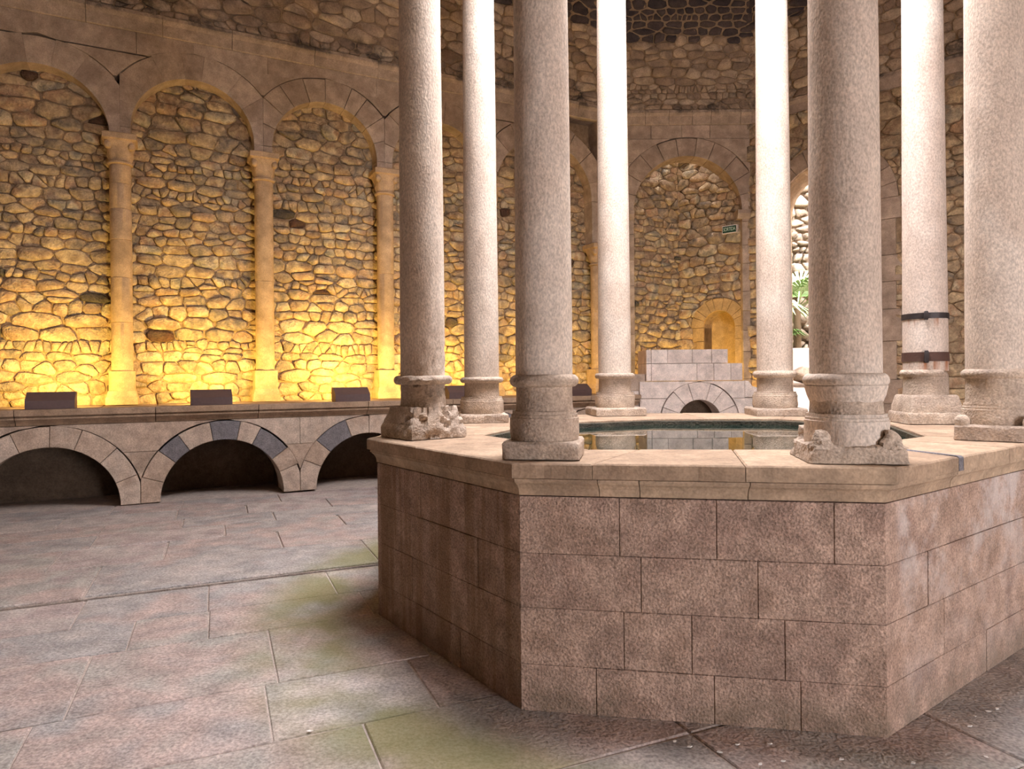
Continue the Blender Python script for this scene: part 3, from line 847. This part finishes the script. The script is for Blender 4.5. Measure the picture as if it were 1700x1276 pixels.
def dense(prof, step=0.02):
    out = [prof[0]]
    for (r0, z0), (r1, z1) in zip(prof[:-1], prof[1:]):
        k = max(1, int(math.hypot(r1 - r0, z1 - z0) / step))
        for j in range(1, k + 1): out.append((r0 + (r1 - r0) * j / k, z0 + (z1 - z0) * j / k))
    return out

def ring_prof(r, R, z, hh):
    out = [(r, z - hh)]
    for i in range(9):
        a = -PI / 2 + PI * i / 8
        out.append((R - hh + hh * math.cos(a), z + hh * math.sin(a)))
    return out + [(r, z + hh)]

def pit_erode(amount, side=None, zmax=9, freq=22):
    def f(p):
        k = max(0, mnoise.noise(p * freq) + .35 * mnoise.noise(p * freq * 2.3) + .1) * amount
        if side is not None:
            d = (p.x - side[0]) * side[2] + (p.y - side[1]) * side[3]
            k *= min(1, max(0, d / .05 + .2))
        if p.z > zmax: k *= max(0, 1 - (p.z - zmax) / .2)
        return k
    return f

CAPZ = 5.75
COLS = [
    # x, y, shaft r, ring z, ring R, ring half height, drum top z, drum R, plinth top z, plinth half, rot deg, style, label
    (-0.60, 4.60, .150, 1.558, .196, .030, 1.385, .185, 1.272, .205, 38, 'worn', 'grey column on a badly pitted base at the pool corner by the uplit arches'),
    (-0.27, 6.08, .154, 1.548, .192, .026, 1.400, .190, 1.255, .215, 8, 'drum', 'pale column rising behind the pitted one, second from the ledge side'),
    (0.161, 3.43, .142, 1.553, .174, .031, 1.405, .170, 1.262, .188, -10, 'drum2', 'shaded front column with banded round drum, at the near corner of the pool'),
    (1.05, 6.98, .165, 1.573, .204, .028, 1.408, .198, 1.255, .262, 6, 'drum', 'bright column on far rim, directly before the stepped pale block'),
    (2.57, 6.68, .165, 1.575, .205, .034, 1.405, .205, 1.250, .240, -4, 'drum', 'pale column on the far rim next to the garden doorway'),
    (1.555, 3.184, .154, 1.545, .185, .032, 1.392, .176, 1.272, .200, -10, 'flare', 'thick front column with flared ring and chipped pyramid foot'),
    (3.30, 5.45, .158, 1.572, .182, .028, 1.402, .180, 1.267, .200, -8, 'square', 'white column clasped by two dark iron bands'),
    (2.89, 4.07, .158, 1.566, .182, .029, 1.390, .178, 1.268, .205, -38, 'spur', 'speckled column with claw spurs on its foot, rightmost of the eight'),
]
def pool_column(i, c):
    x, y, r, zr, Rr, hh, zd, Rd, zp, hp, rot, style, label = c
    t = empty('pool_column', (x, y, ZR)); tag(t, label, 'column', 'eight columns standing on the pool rim', 'thing')
    rot = math.radians(rot); mat = M['marble_rust'] if style == 'square' else M['marble']
    wear = pit_erode(.02, (x, y, .8, -.6), 1.75, 30) if style == 'worn' else None
    sh = [(r, zr + hh * .6), (r, 1.9)] + [(r * (1 - .02 * k), 1.9 + .62 * k) for k in range(1, 7)] + [(r * .87, CAPZ)]
    if style == 'worn': sh = dense(sh[:2], .03) + sh[2:]
    loft('shaft', sh, x, y, mat, t, 56, rough=.0025, freq=5, erode=wear)
    er = pit_erode(.05, (x, y, .75, -.66), 9, 26) if style == 'worn' else (pit_erode(.007, None, 9, 13))
    rp = ring_prof(r * .98, Rr, zr, hh)
    if style == 'flare':
        rp = [(r * 1.0, zr - .10), (r * 1.08, zr - .07), (Rr * .96, zr - .025)] + rp[2:]
    if style == 'square':   # the ring is broken away on one side
        er2 = lambda p: .03 if (p.x - x) * .9 - (p.y - y) * .3 > .1 else pit_erode(.008)(p)
    else: er2 = pit_erode(.007 if style != 'worn' else .028, None, 9, 20)
    loft('ring', rp, x, y, M['base'] if style != 'flare' else mat, t, 56, rough=.002, erode=er2)
    loft('neck', dense([(r * 1.03, zd - .01), (r * 1.0, zd + .03), (r * .99, zr - hh * .5)], .03), x, y, M['base'], t, 56, rough=.003, erode=er if style == 'worn' else None)
    if style in ('drum', 'drum2', 'spur'):
        loft('drum', dense([(Rd * .99, zp - .005), (Rd * 1.02, zp + .03), (Rd * 1.02, zd - .034), (Rd * .985, zd - .032), (Rd * .985, zd - .018), (Rd * .95, zd - .016), (Rd * .95, zd)], .018), x, y, M['base'], t, 64, rough=.003, erode=er)
        loft('plinth', dense([(hp, ZR), (hp, zp - .012), (hp - .01, zp)], .02), x, y, M['base'], t, 88, 'square', rot, rough=.004, erode=er)
        if style == 'spur':
            for k in (0, 1, 2, 3):
                a = rot + PI / 4 + k * PI / 2; d = hp * 1.12
                sp_ = [(.036, zp - .005), (.04, zp + .02), (.036, zp + .04), (.02, zp + .055), (.004, zp + .058)]
                loft('spur', sp_, x + d * math.cos(a), y + d * math.sin(a), M['base'], t, 20, rough=.003)
    elif style == 'worn':
        loft('foot', dense([(hp * 1.0, zp - .01), (hp * .97, zp + .02), (hp * .86, zd - .03), (hp * .83, zd)], .016), x, y, M['base'], t, 96, 'square', rot, rough=.006, erode=er)
        loft('plinth', dense([(hp * 1.06, ZR), (hp * 1.06, zp - .03), (hp * 1.0, zp)], .016), x, y, M['base'], t, 96, 'square', rot, rough=.005, erode=pit_erode(.03, (x, y, .75, -.66), 9, 26))
    elif style == 'flare':
        loft('drum', dense([(Rd * 1.03, ZR + .07), (Rd * 1.03, zd - .032), (Rd * 1.0, zd - .03), (Rd * 1.0, zd - .018), (Rd * .97, zd - .016), (Rd * .97, zd)], .018), x, y, M['marble'], t, 64, rough=.003, erode=er)
        loft('foot', dense([(hp * 1.05, ZR), (hp * 1.02, ZR + .035), (hp * .98, ZR + .075), (hp * .86, ZR + .085)], .012), x, y, M['base'], t, 96, 'square', rot, rough=.005, freq=18, erode=pit_erode(.016, None, 9, 17))
        for k in range(4):                         # worn corner spurs climbing the drum
            a = rot + PI / 4 + k * PI / 2
            sp_ = dense([(.064, ZR + .065), (.05, ZR + .09), (.036, ZR + .115), (.02, ZR + .14), (.004, ZR + .148)], .01)
            for q in range(1): loft('spur', sp_, x + hp * 1.0 * math.cos(a), y + hp * 1.0 * math.sin(a), M['base'], t, 28, rough=.02, freq=24)
    elif style == 'square':
        loft('foot', dense([(hp * .98, zp), (hp * .96, zp + .05), (hp * .86, zd - .01), (hp * .82, zd)], .018), x, y, M['base'], t, 88, 'square', rot, rough=.003, erode=er)
        loft('plinth', dense([(hp * 1.06, ZR), (hp * 1.05, zp - .01), (hp * 1.02, zp)], .02), x, y, M['base'], t, 88, 'square', rot, rough=.004, erode=er)
        for zb, hb, mt in ((2.02, .022, M['iron']), (1.70, .036, M['rusty'])):
            b = loft('iron_band', [(r - .004, zb - hb), (r + .007, zb - hb), (r + .007, zb + hb), (r - .004, zb + hb)], x, y, mt, t, 56)
            b['label'] = 'dark iron band'
            a = math.radians(-118); cx_, cy_ = x + (r + .012) * math.cos(a), y + (r + .012) * math.sin(a)
            loft('clasp', [(.012, zb - hb - .012), (.016, zb - hb), (.016, zb + hb), (.011, zb + hb + .012)], cx_, cy_, M['iron'], b, 8, 'square', a)
    # capital, above the picture
    cp = loft('capital', dense([(r * .9, CAPZ - .02), (r * 1.0, CAPZ), (r * .95, CAPZ + .06), (r * 1.2, CAPZ + .3), (r * 1.5, CAPZ + .38)], .05), x, y, M['base'], t, 48, rough=.012, freq=20)
    loft('abacus', [(r * 1.35, CAPZ + .38), (r * 1.5, CAPZ + .42), (r * 1.5, CAPZ + .5), (r * 1.4, CAPZ + .5)], x, y, M['base'], t, 48, 'square', rot)
for i, c in enumerate(COLS): pool_column(i, c)

# lantern carried by the columns: eight arched walls round an open skylight
order = [0, 2, 5, 7, 6, 4, 3, 1]
cp = [Vector((COLS[i][0], COLS[i][1], 0)) for i in order]
lan = empty('lantern', (POOL_C[0], POOL_C[1], CAPZ + .5)); tag(lan, 'octagonal open lantern of arches carried by the pool columns', kind='structure')
for i in range(8):
    a, b = cp[i], cp[(i + 1) % 8]; d = (b - a); L_ = d.length; d = d.normalized(); n = Vector((d.y, -d.x, 0))
    mp = lambda s, z, h, a=a, d=d, n=n: a + d * s + n * h + Vector((0, 0, z))
    z0 = CAPZ + .5; r = L_ / 2 - .16
    outl_ = [(-.08, z0), (.16, z0), (.16, z0 + .02)] + arc(L_ / 2, z0 + .02, r, PI, 0, 14)[1:-1] + [(L_ - .16, z0 + .02), (L_ - .16, z0), (L_ + .08, z0), (L_ + .08, ZOC), (-.08, ZOC)]
    prism('arch_wall', outl_, mp, -.16, .16, M['plaster'], lan, 0, True)
# close between drum and vault
V = []; n8 = 8
for rr, z in ((2.02, ZOC), (2.6, ZOC + .02)):
    for p in cp:
        q = Vector((p.x - ctr.x, p.y - ctr.y, 0)).normalized(); V.append((ctr.x + q.x * rr, ctr.y + q.y * rr, z))
obj('drum_collar', V, [(i, (i + 1) % 8, 8 + (i + 1) % 8, 8 + i) for i in range(8)], M['plaster'], lan)
portal('skylight_portal', (ctr.x, ctr.y, ZOC + .1), (0, 0, -1), 4.2, 4.2)

# ================================================================== raised stone ledge with arched recesses
bm_ = left_map(BF)
ledge = empty('stone_ledge', U * 2.6 + NN * (BF + .7))
tag(ledge, 'long stone ledge on round arches with dark recesses along the golden wall', 'ledge')
PC = [-4.15, -2.21, -0.275, 1.665, 3.60, 5.54, 7.48]          # pillar axes
BR, BRO, BZC, BTOP = 0.75, 1.0, 0.035, 1.05
SEND = 7.45; SBEG = -4.3
items = []
for p in PC: items.append(box_geo((p - .2, 0, -1.15), (p + .2, 1.06, -.32), bm_))
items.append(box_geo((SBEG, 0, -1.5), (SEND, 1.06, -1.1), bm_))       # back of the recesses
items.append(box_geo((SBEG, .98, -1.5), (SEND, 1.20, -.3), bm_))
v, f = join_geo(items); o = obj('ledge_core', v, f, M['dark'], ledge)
rs = random.Random(91)
GREY = {(2, 2), (2, 4), (2, 6), (3, 5), (4, 3)}
for i in range(len(PC) - 1):
    a, b = PC[i], PC[i + 1]; c = (a + b) / 2
    n = 8 if i != 2 else 9
    voussoirs(ledge, bm_, c, BZC, BR, BRO, n, -.5, 0, M['bench'], [(-1, 0, -(a + .003)), (1, 0, b - .003), (0, -1, -.03), (0, 1, BTOP)],
              a0=-.03, a1=PI + .03, seed=60 + i, gap=.003, matf=lambda k, i=i: M['basalt'] if (i, k) in GREY else M['bench'])
    if i > 0:
        def ob(z, cc, side, R=BRO + .012):
            d = z - BZC
            return cc + side * math.sqrt(max(R * R - d * d, 0))
        cl = (PC[i - 1] + a) / 2
        z0 = BZC
        while ob(z0, c, -1) - ob(z0, cl, 1) < .006: z0 += .002
        for za, zb, split in ((z0, .68, False), (.68, BTOP - .004, True)):
            zs = [za + .002 + (zb - za - .004) * j / 8 for j in range(9)]
            L_ = [(ob(zz, cl, 1), zz) for zz in zs]; R_ = [(ob(zz, c, -1), zz) for zz in zs]
            if split and i % 2:
                prism('spandrel_block', L_[::-1] + [(a - .002, zs[0]), (a - .002, zs[-1])], bm_, -.5, .002, M['bench'], ledge, .004)
                prism('spandrel_block', [(a + .002, zs[-1]), (a + .002, zs[0])] + R_, bm_, -.5, -.001, M['bench'], ledge, .004)
            else:
                prism('spandrel_block', L_[::-1] + R_, bm_, -.5, rs.uniform(-.003, .003), M['bench'], ledge, .004)
LPROF = [(-.3, BTOP), (.0, BTOP), (.012, BTOP + .03), (.045, BTOP + .06), (.075, BTOP + .075), (.075, BTOP + .098), (.06, BTOP + .104), (.06, BTOP + .11), (.10, BTOP + .118), (.10, BTOP + .18), (.09, BTOP + .19), (-.3, BTOP + .19)]
a = SBEG
for b in [-2.95, -1.55, -.1, 1.12, 2.6, 3.9, 5.2, 6.4, SEND]:
    sweep('cornice_block', LPROF, bm_, a + .004, b - .004, M['benchtop'], ledge); a = b
rs = random.Random(17)
a = SBEG
while a < SEND:                                                   # flagstones on top of the ledge
    b = min(a + rs.uniform(.6, 1.1), SEND)
    if b > -3:
        prism('top_slab', rect(a + .004, b - .004, -1.5, -.305), lambda s, n, h: U * s + NN * (BF - n) + Vector((0, 0, 1.238 + h)), -.04, rs.uniform(-.012, -.002), M['benchtop'], ledge, .006)
    a = b

# ================================================================== columns of the blind arcade
WCL = {2: 'slim pale wall column between the two arches nearest the photo edge', 3: 'slim wall column between second and third lit arches, darker on its upper half',
       4: 'slim wall column just beside the pitted pool column', 5: 'slim wall column mostly hidden behind the front pool columns',
       6: 'short wall column with low capital at the far end of the arcade', 1: 'slim wall column just outside the frame at the near end of the arcade'}
def wall_column(k, s, ztop):
    p = U * s + NN * (WL + .03); x, y = p.x, p.y; r = .135
    t = empty('wall_column', (x, y, 1.24)); tag(t, WCL[k], 'column', 'slim columns of the blind arcade', 'thing')
    rot = TH; zb = 1.24
    loft('plinth', [(.2, zb), (.2, zb + .1), (.19, zb + .11), (.17, zb + .19)], x, y, M['wallcol'], t, 40, 'square', rot, rough=.003)
    loft('base_block', [(.165, zb + .19), (.165, zb + .46), (.16, zb + .465)], x, y, M['wallcol'], t, 40, 'square' if k != 2 else 'round', rot, rough=.002)
    zs = zb + .465; zc = ztop - .42
    cuts = {2: [zs, 2.38, 3.0, 3.52, 3.95, 4.3, zc], 3: [zs, 3.05, zc]}.get(k, [zs, zs + (zc - zs) * .55, zc])
    for a_, b_ in zip(cuts[:-1], cuts[1:]):
        q = (rs.uniform(-.004, .004), rs.uniform(-.004, .004))
        loft('shaft_drum', [(r - .004, a_ + .001), (r, a_ + .006), (r * .99, b_ - .006), (r * .99 - .004, b_ - .001)], x + q[0], y + q[1], M['wallcol'], t, 40, rough=.003, freq=6)
    # carved capital: round below, square above, with leaves and corner volutes
    cap = [(r, zc), (r + .025, zc + .012), (r + .025, zc + .035), (r, zc + .05)]
    loft('neck_ring', cap, x, y, M['wallcol'], t, 40)
    vs = []; n = 48; ring = []
    for j in range(9):
        f_ = j / 8
        for i in range(n):
            a = 2 * PI * i / n; b = (a + PI / 4) % (PI / 2) - PI / 4
            rr = (r * .98 + .05 * f_) * (1 - f_ ** 2) + f_ ** 2 * min(.185 / math.cos(b), .235)
            rr += .016 * math.sin(f_ * PI * 2.2) * abs(math.cos(a * 4 + (PI / 2 if f_ > .5 else 0)))
            vs.append((x + rr * math.cos(a + rot), y + rr * math.sin(a + rot), zc + .05 + .26 * f_))
    fs = [(j * n + i, j * n + (i + 1) % n, (j + 1) * n + (i + 1) % n, (j + 1) * n + i) for j in range(8) for i in range(n)]
    cpo = obj('capital', vs, fs, M['wallcol'], t, True)
    for q in (2, 3):
        a = rot + PI / 4 + q * PI / 2 + 0; a = rot - PI / 4 - (q - 2) * PI / 2
        vx, vy = x + .2 * math.cos(a), y + .2 * math.sin(a)
        loft('volute', [(.012, zc + .19), (.036, zc + .205), (.048, zc + .24), (.044, zc + .275), (.02, zc + .30)], vx, vy, M['wallcol'], cpo, 14, rough=.004, freq=30)
    loft('abacus', [(.19, zc + .31), (.215, zc + .33), (.215, zc + .40), (.2, zc + .415)], x, y, M['wallcol'], t, 40, 'square', rot)
for k, s in enumerate(ACOL):
    if k >= 1: wall_column(k, s, 4.98 if k < 6 else 4.1)

# ================================================================== uplights on the ledge
GOLD = (1.0, 0.66, 0.14)
def uplight(s, label, power, n0=BF + .03, w_=.5):
    t = empty('uplight', U * s + NN * (n0 + .12) + Vector((0, 0, 1.242)))
    tag(t, label, 'light fixture', 'uplight boxes along the ledge')
    m = left_map(n0); zb = 1.242
    def P(ds, z, n): return U * (s + ds) + NN * (n0 + n) + Vector((0, 0, zb + z))
    h = w_ / 2
    # housing: low front, sloping lid, open towards the wall
    pts = [(0, 0), (0, .10), (.15, .20), (.26, .20), (.26, .0)]
    vs = [P(-h, z, n) for n, z in pts] + [P(h, z, n) for n, z in pts]
    vs += [P(-h + .012, max(z - .012, .012), n + (.012 if n < .2 else 0)) for n, z in pts] + [P(h - .012, max(z - .012, .012), n + (.012 if n < .2 else 0)) for n, z in pts]
    fs = [(0, 1, 6, 5), (1, 2, 7, 6), (2, 3, 8, 7), (0, 5, 9, 4), (4, 3, 2, 1, 0), (5, 6, 7, 8, 9)]
    fs += [(15, 16, 11, 10), (16, 17, 12, 11), (17, 18, 13, 12), (10, 11, 12, 13, 14), (19, 18, 17, 16, 15), (14, 19, 15, 10)]
    fs += [(3, 13, 18, 8), (3, 4, 14, 13), (8, 18, 19, 9), (4, 9, 19, 14)]
    obj('housing', vs, fs, M['fixture'], t)
    v, f = box_geo((-h + .05, .02, .0), (h - .05, .05, .0), lambda a, z, q: P(a, z, .12))
    gl = [P(-h + .04, .03, .10), P(h - .04, .03, .10), P(h - .04, .14, .16), P(-h + .04, .14, .16)]
    gl2 = [g + NN * -.02 for g in gl]
    obj('reflector', gl + gl2, [(0, 1, 2, 3), (7, 6, 5, 4), (0, 4, 5, 1), (1, 5, 6, 2), (2, 6, 7, 3), (3, 7, 4, 0)], M['signwhite'], t)
    l = bpy.data.lights.new('uplight_lamp', 'AREA'); l.shape = 'RECTANGLE'; l.size = w_ - .1; l.size_y = .08
    l.energy = power; l.color = GOLD; l.spread = math.radians(150)
    lo = bpy.data.objects.new('uplight_lamp', l); COL.objects.link(lo); lo.parent = t
    wp = P(0, .15, .29); lo.location = wp - t.location
    lo.rotation_euler = (NN * 1.0 + Vector((0, 0, .38))).to_track_quat('-Z', 'Y').to_euler()
UP = [(84, 'dark wedge uplight box on the ledge, nearest the photo edge', 200), (351, 'dark wedge uplight box on the ledge below the second lit arch', 200),
      (584, 'dark wedge uplight box on the ledge beside the pitted pool column', 260), (768, 'dark wedge uplight box half hidden behind the second pale column', 200),
      (958, 'dark wedge uplight box peeping out behind the shaded front column', 130)]
for px, lab, pw in UP: uplight(s_at(px, BF + .1), lab, pw * .105)

# ================================================================== stepped pale block in the corner
YS = 12.1
def step_map(x, z, h): return Vector((x, YS - h, z))
sb = empty('stepped_block', (3.3, YS + .4, 0)); tag(sb, 'pale stepped ashlar block with a small dark arch in the far corner', 'stonework')
def brow(xs, z0, z1, d0=-.8):
    for x0, x1 in zip(xs[:-1], xs[1:]):
        prism('block', rect(x0 + .003, x1 - .003, z0 + .003, z1 - .003), step_map, d0, rs.uniform(-.004, .004), M['white'], sb, .006)
brow([2.38, 2.47, 2.76, 3.20, 3.54, 3.83], 1.78, 2.03)
brow([2.38, 2.47, 3.28, 3.58, 3.88, 4.09], 1.47, 1.78)
AC = (3.32, .75, .385, .70)
voussoirs(sb, step_map, *AC, 7, -.5, .004, M['white'], [(0, 1, 1.465)], seed=71, gap=.004)
def oa(z, side):
    d = max(z - AC[1], 0); R = AC[3] + .01
    return AC[0] + side * math.sqrt(max(R * R - d * d, .0))
XL, XRr = 2.26, 4.34
for z0, z1 in ((.75, 1.16), (1.16, 1.465)):
    zs = [z0 + .003 + (z1 - z0 - .006) * j / 6 for j in range(7)]
    prism('block', [(oa(z, -1), z) for z in zs] + [(XL, zs[-1]), (XL, zs[0])], step_map, -.5, .002, M['white'], sb, .005)
    xr = XRr if z0 < 1 else 4.12
    prism('block', [(xr, zs[0]), (xr, zs[-1])] + [(oa(z, 1), z) for z in zs[::-1]], step_map, -.5, -.002, M['white'], sb, .005)
for z0, z1 in ((0.02, .38), (.38, .75)):
    prism('block', rect(XL, AC[0] - AC[2], z0 + .003, z1 - .003), step_map, -.5, 0, M['white'], sb, .005)
    prism('block', rect(AC[0] + AC[2], XRr, z0 + .003, z1 - .003), step_map, -.5, 0, M['white'], sb, .005)
# broken shoulder stone at the lower end
prism('broken_block', [(4.13, 1.17), (4.5, 1.17), (4.5, 1.30), (4.38, 1.33), (4.26, 1.37), (4.2, 1.46), (4.13, 1.465)], step_map, -.4, -.01, M['white'], sb, .012)
v, f = join_geo([box_geo((XL + .01, .02, -.8), (XRr - .01, 1.46, -.52), step_map)])
obj('rear_fill', v, f, M['dark'], sb)
# low side wall tying the ledge to the block
prism('return_block', rect(1.98, 2.25, .02, 1.30), step_map, -.45, -.03, M['white'], sb, .006)
prism('return_block', rect(1.9, 2.37, 1.305, 1.60), step_map, -.6, -.06, M['bench'], sb, .006)
# lamp hidden behind the block that lights the corner niche
def corner_lamp():
    t = empty('uplight', (3.55, 13.0, .02)); tag(t, 'uplight box standing behind the pale stepped block', 'light fixture', 'uplight boxes along the ledge')
    vs = [(3.35, 12.93, .02), (3.75, 12.93, .02), (3.75, 13.12, .02), (3.35, 13.12, .02), (3.35, 12.93, .22), (3.75, 12.93, .22), (3.75, 13.02, .22), (3.35, 13.02, .22), (3.35, 13.12, .12), (3.75, 13.12, .12)]
    obj('housing', vs, [(3, 2, 1, 0), (0, 1, 5, 4), (4, 5, 6, 7), (7, 6, 9, 8), (8, 9, 2, 3), (0, 4, 7, 8, 3), (1, 2, 9, 6, 5)], M['fixture'], t)
    l = bpy.data.lights.new('uplight_lamp', 'AREA'); l.shape = 'RECTANGLE'; l.size = .35; l.size_y = .08; l.energy = 34; l.color = GOLD
    lo = bpy.data.objects.new('uplight_lamp', l); COL.objects.link(lo); lo.parent = t; lo.location = (0, .12, .28)
    lo.rotation_euler = Vector((.12, .5, .9)).to_track_quat('-Z', 'Y').to_euler()
corner_lamp()

# ================================================================== exit sign
def exit_sign():
    tc, zc, wd, ht = -.335, 4.46, .30, .16
    m = right_map(-.06)
    p = m(tc, zc, 0); t = empty('exit_sign', p); tag(t, 'small green and white exit sign reading SORTIDA under the squinch arch', 'sign')
    v, f = box_geo((tc - wd / 2, zc - ht / 2, -.04), (tc + wd / 2, zc + ht / 2, .05), m); obj('housing', v, f, M['signwhite'], t)
    v, f = box_geo((tc - wd / 2 + .012, zc - ht / 2 + .018, .05), (tc + wd / 2 - .012, zc + ht / 2 - .014, .054), m); obj('panel', v, f, M['signgreen'], t)
    cu = bpy.data.curves.new('lettering', 'FONT'); cu.body = 'SORTIDA'; cu.size = .105; cu.align_x = 'CENTER'; cu.align_y = 'CENTER'; cu.extrude = .001; cu.space_character = 0.9
    o = bpy.data.objects.new('lettering', cu); COL.objects.link(o); cu.materials.append(M['letter']); o.parent = t
    o.location = m(tc, zc + .002, .0555) - p
    rot_ = (PI / 2, 0, math.atan2(DR.y, DR.x)); loc_ = o.location.copy()
    bpy.context.view_layer.update()
    me = bpy.data.meshes.new_from_object(o.evaluated_get(bpy.context.evaluated_depsgraph_get()))
    bpy.data.objects.remove(o); me.name = 'lettering'
    o = bpy.data.objects.new('lettering', me); COL.objects.link(o); o.parent = t; o.location = loc_; o.rotation_euler = rot_; o.scale = (.62, 1, 1)
    if not me.materials: me.materials.append(M['letter'])
exit_sign()

# ================================================================== garden beyond the doorway
gg = obj('ground', [(5.2, 13.6, -.02), (10.5, 9.8, -.02), (22, 18, -.02), (12, 30, -.02), (2, 24, -.02)], [(0, 1, 2, 3, 4)], M['gground'])
tag(gg, 'sunlit pale garden path outside the doorway', kind='structure')
def gm(x, z, h): return Vector((x, 18.3 - h, z))
gw = prism('garden_wall', rect(3.0, 14.5, 0, 14), gm, -.4, 0, M['rock'], None, 0, True); tag(gw, 'tall garden wall of rounded rubble behind the palm', kind='structure')  # upper part, out of view, added to cut sky light on the garden
rubble(gw, gm, (6.6, 10.2, 1.5, 8.8), 45, M['rock'], limit=60, hrange=(.3, .5), aspect=.62, gap=.03, proud=(.08, .22), zmin_px=700, margin=60)
gs = obj('added_sky_screen_wall', *join_geo([box_geo((11.2, 0, -.4), (11.8, 14, 8.5), lambda x, z, h: Vector((x, 18.3 - h, z)))]), M['rock']); tag(gs, 'added wall beside the garden that holds back sky light', kind='structure')  # unseen wall added to dim the garden
gs = obj('added_sky_screen_wall', *join_geo([box_geo((3.4, 0, -.4), (4.0, 14, 3.2), lambda x, z, h: Vector((x, 18.3 - h, z)))]), M['rock']); tag(gs, 'added wall near the room corner that holds back sky light', kind='structure')  # opposite unseen wall, also added to limit sky light here
pl = empty('planter', (7.1, 16.2, 0)); tag(pl, 'white stone planter with stepped top below the palm', 'planter')
def pm(x, z, h): return Vector((x, 16.0 - h, z))
prism('upper_wall', rect(5.9, 8.6, 0, 2.18), pm, -1.2, 0, M['signwhite'], pl, .03, True)
prism('lower_wall', rect(5.9, 8.2, 0, 1.30), pm, .02, .7, M['signwhite'], pl, .03, True)
prism('dark_ledge', rect(5.9, 8.2, 1.305, 1.36), pm, .02, .74, M['rock'], pl, .01, True)
def rock(x, y, z, r, label):
    import bmesh
    b = bmesh.new(); bmesh.ops.create_icosphere(b, subdivisions=3, radius=r)
    for v in b.verts:
        v.co *= 1 + .28 * mnoise.noise(v.co * (1.3 / r) + Vector((x * 3, y, z))); v.co.z *= .75
    me = bpy.data.meshes.new('garden_rock'); b.to_mesh(me); b.free()
    me.polygons.foreach_set('use_smooth', [True] * len(me.polygons)); me.materials.append(M['rock'])
    o = bpy.data.objects.new('garden_rock', me); COL.objects.link(o); o.location = (x, y, z + r * .82); tag(o, label, 'rock')
rock(6.42, 16.12, 2.18, .2, 'brown rounded rock on the planter under the palm fronds')
rock(6.62, 15.55, 1.36, .24, 'pale rock on the lower step of the white planter')
rock(7.1, 15.6, 1.36, .15, 'smaller pale rock on the lower planter step, next to the larger one')
def palm(x, y, z, h, n, seed, label, mats, size):
    rr = random.Random(seed); t = empty('garden_palm', (x, y, z)); tag(t, label, 'palm')
    loft('trunk', [(.09, z), (.08, z + h * .5), (.085, z + h)], x, y, M['trunk'], t, 14, rough=.012, freq=20)
    for i in range(n):
        a = 2 * PI * i / n + rr.uniform(-.3, .3); up = rr.uniform(-.15, 1.1); L_ = size * rr.uniform(.8, 1.15)
        d = Vector((math.cos(a) * math.cos(up), math.sin(a) * math.cos(up), math.sin(up)))
        side = d.cross(Vector((0, 0, 1))).normalized(); upv = side.cross(d)
        b0 = Vector((x, y, z + h)); hub = b0 + d * L_ * .5
        vs = [b0 - side * .012, b0 + side * .012, hub + side * .012, hub - side * .012, b0 - upv * .015, hub - upv * .015]; fs = [(0, 1, 2, 3), (0, 3, 5, 4), (1, 4, 5, 2)]
        for k in range(15):                       # fan of drooping blades
            th = (k - 7) / 7 * 1.75; e = d * math.cos(th) + side * math.sin(th); q = e.cross(upv).normalized()
            l2 = L_ * .62 * (1 - .18 * abs(th)); mid = hub + e * l2 * .55 + upv * .03; tip = hub + e * l2 - Vector((0, 0, 1)) * l2 * .28
            m0 = len(vs); w2 = .028 * size
            vs += [hub, mid - q * w2, mid + q * w2, tip, mid - upv * .014]
            fs += [(m0, m0 + 1, m0 + 4), (m0, m0 + 4, m0 + 2), (m0 + 1, m0 + 3, m0 + 4), (m0 + 4, m0 + 3, m0 + 2)]
        obj('frond', vs, fs, mats[i % len(mats)], t, False)
palm(6.95, 16.6, 2.18, 1.0, 16, 4, 'green fan palm in the garden seen through the doorway', [M['frond'], M['frond2'], M['frond2']], 1.5)
palm(6.62, 16.9, 2.18, .25, 9, 9, 'young low palm at the foot of the larger fan palm', [M['frond']], .7)

# ================================================================== fallen petals on the paving
def petal(px, py, sz, label, grp=None):
    h = HORIZ - ROLL * (px - 850); y = EYE * F_PX / (py - h); x = (px - 850 - ROLL * (py - h)) / F_PX * y
    rr = random.Random(int(px * 7 + py)); a0 = rr.uniform(0, 6.28); vs = []
    n = 8
    for i in range(n):
        a = 2 * PI * i / n; r = sz * (1 if i % 4 == 0 else .62) * rr.uniform(.8, 1.1)
        vs.append((x + r * math.cos(a + a0), y + r * .8 * math.sin(a + a0), .006 + .25 * sz * rr.random()))
    vs += [(vx, vy, .005) for vx, vy, _ in vs]
    o = obj('fallen_petal', vs, [tuple(range(n))] + [(i, i + n, (i + 1) % n + n, (i + 1) % n) for i in range(n)], M['petal'], None, origin=(x, y, .004))
    tag(o, label, 'petal', grp)
petal(514, 1215, .016, 'white petal lying alone on the open paving', 'fallen petals')
for q in [(1397, 1262), (1224, 1237), (1278, 1236), (1194, 1250), (1300, 1265), (1145, 1241), (1120, 1232), (1262, 1270), (1516, 1268), (1640, 1182), (1655, 1178), (1618, 1190), (1610, 1207), (1637, 1258)]:
    petal(q[0], q[1], .014, 'tiny pale petal scattered on the damp paving at the foot of the pool', 'fallen petals')
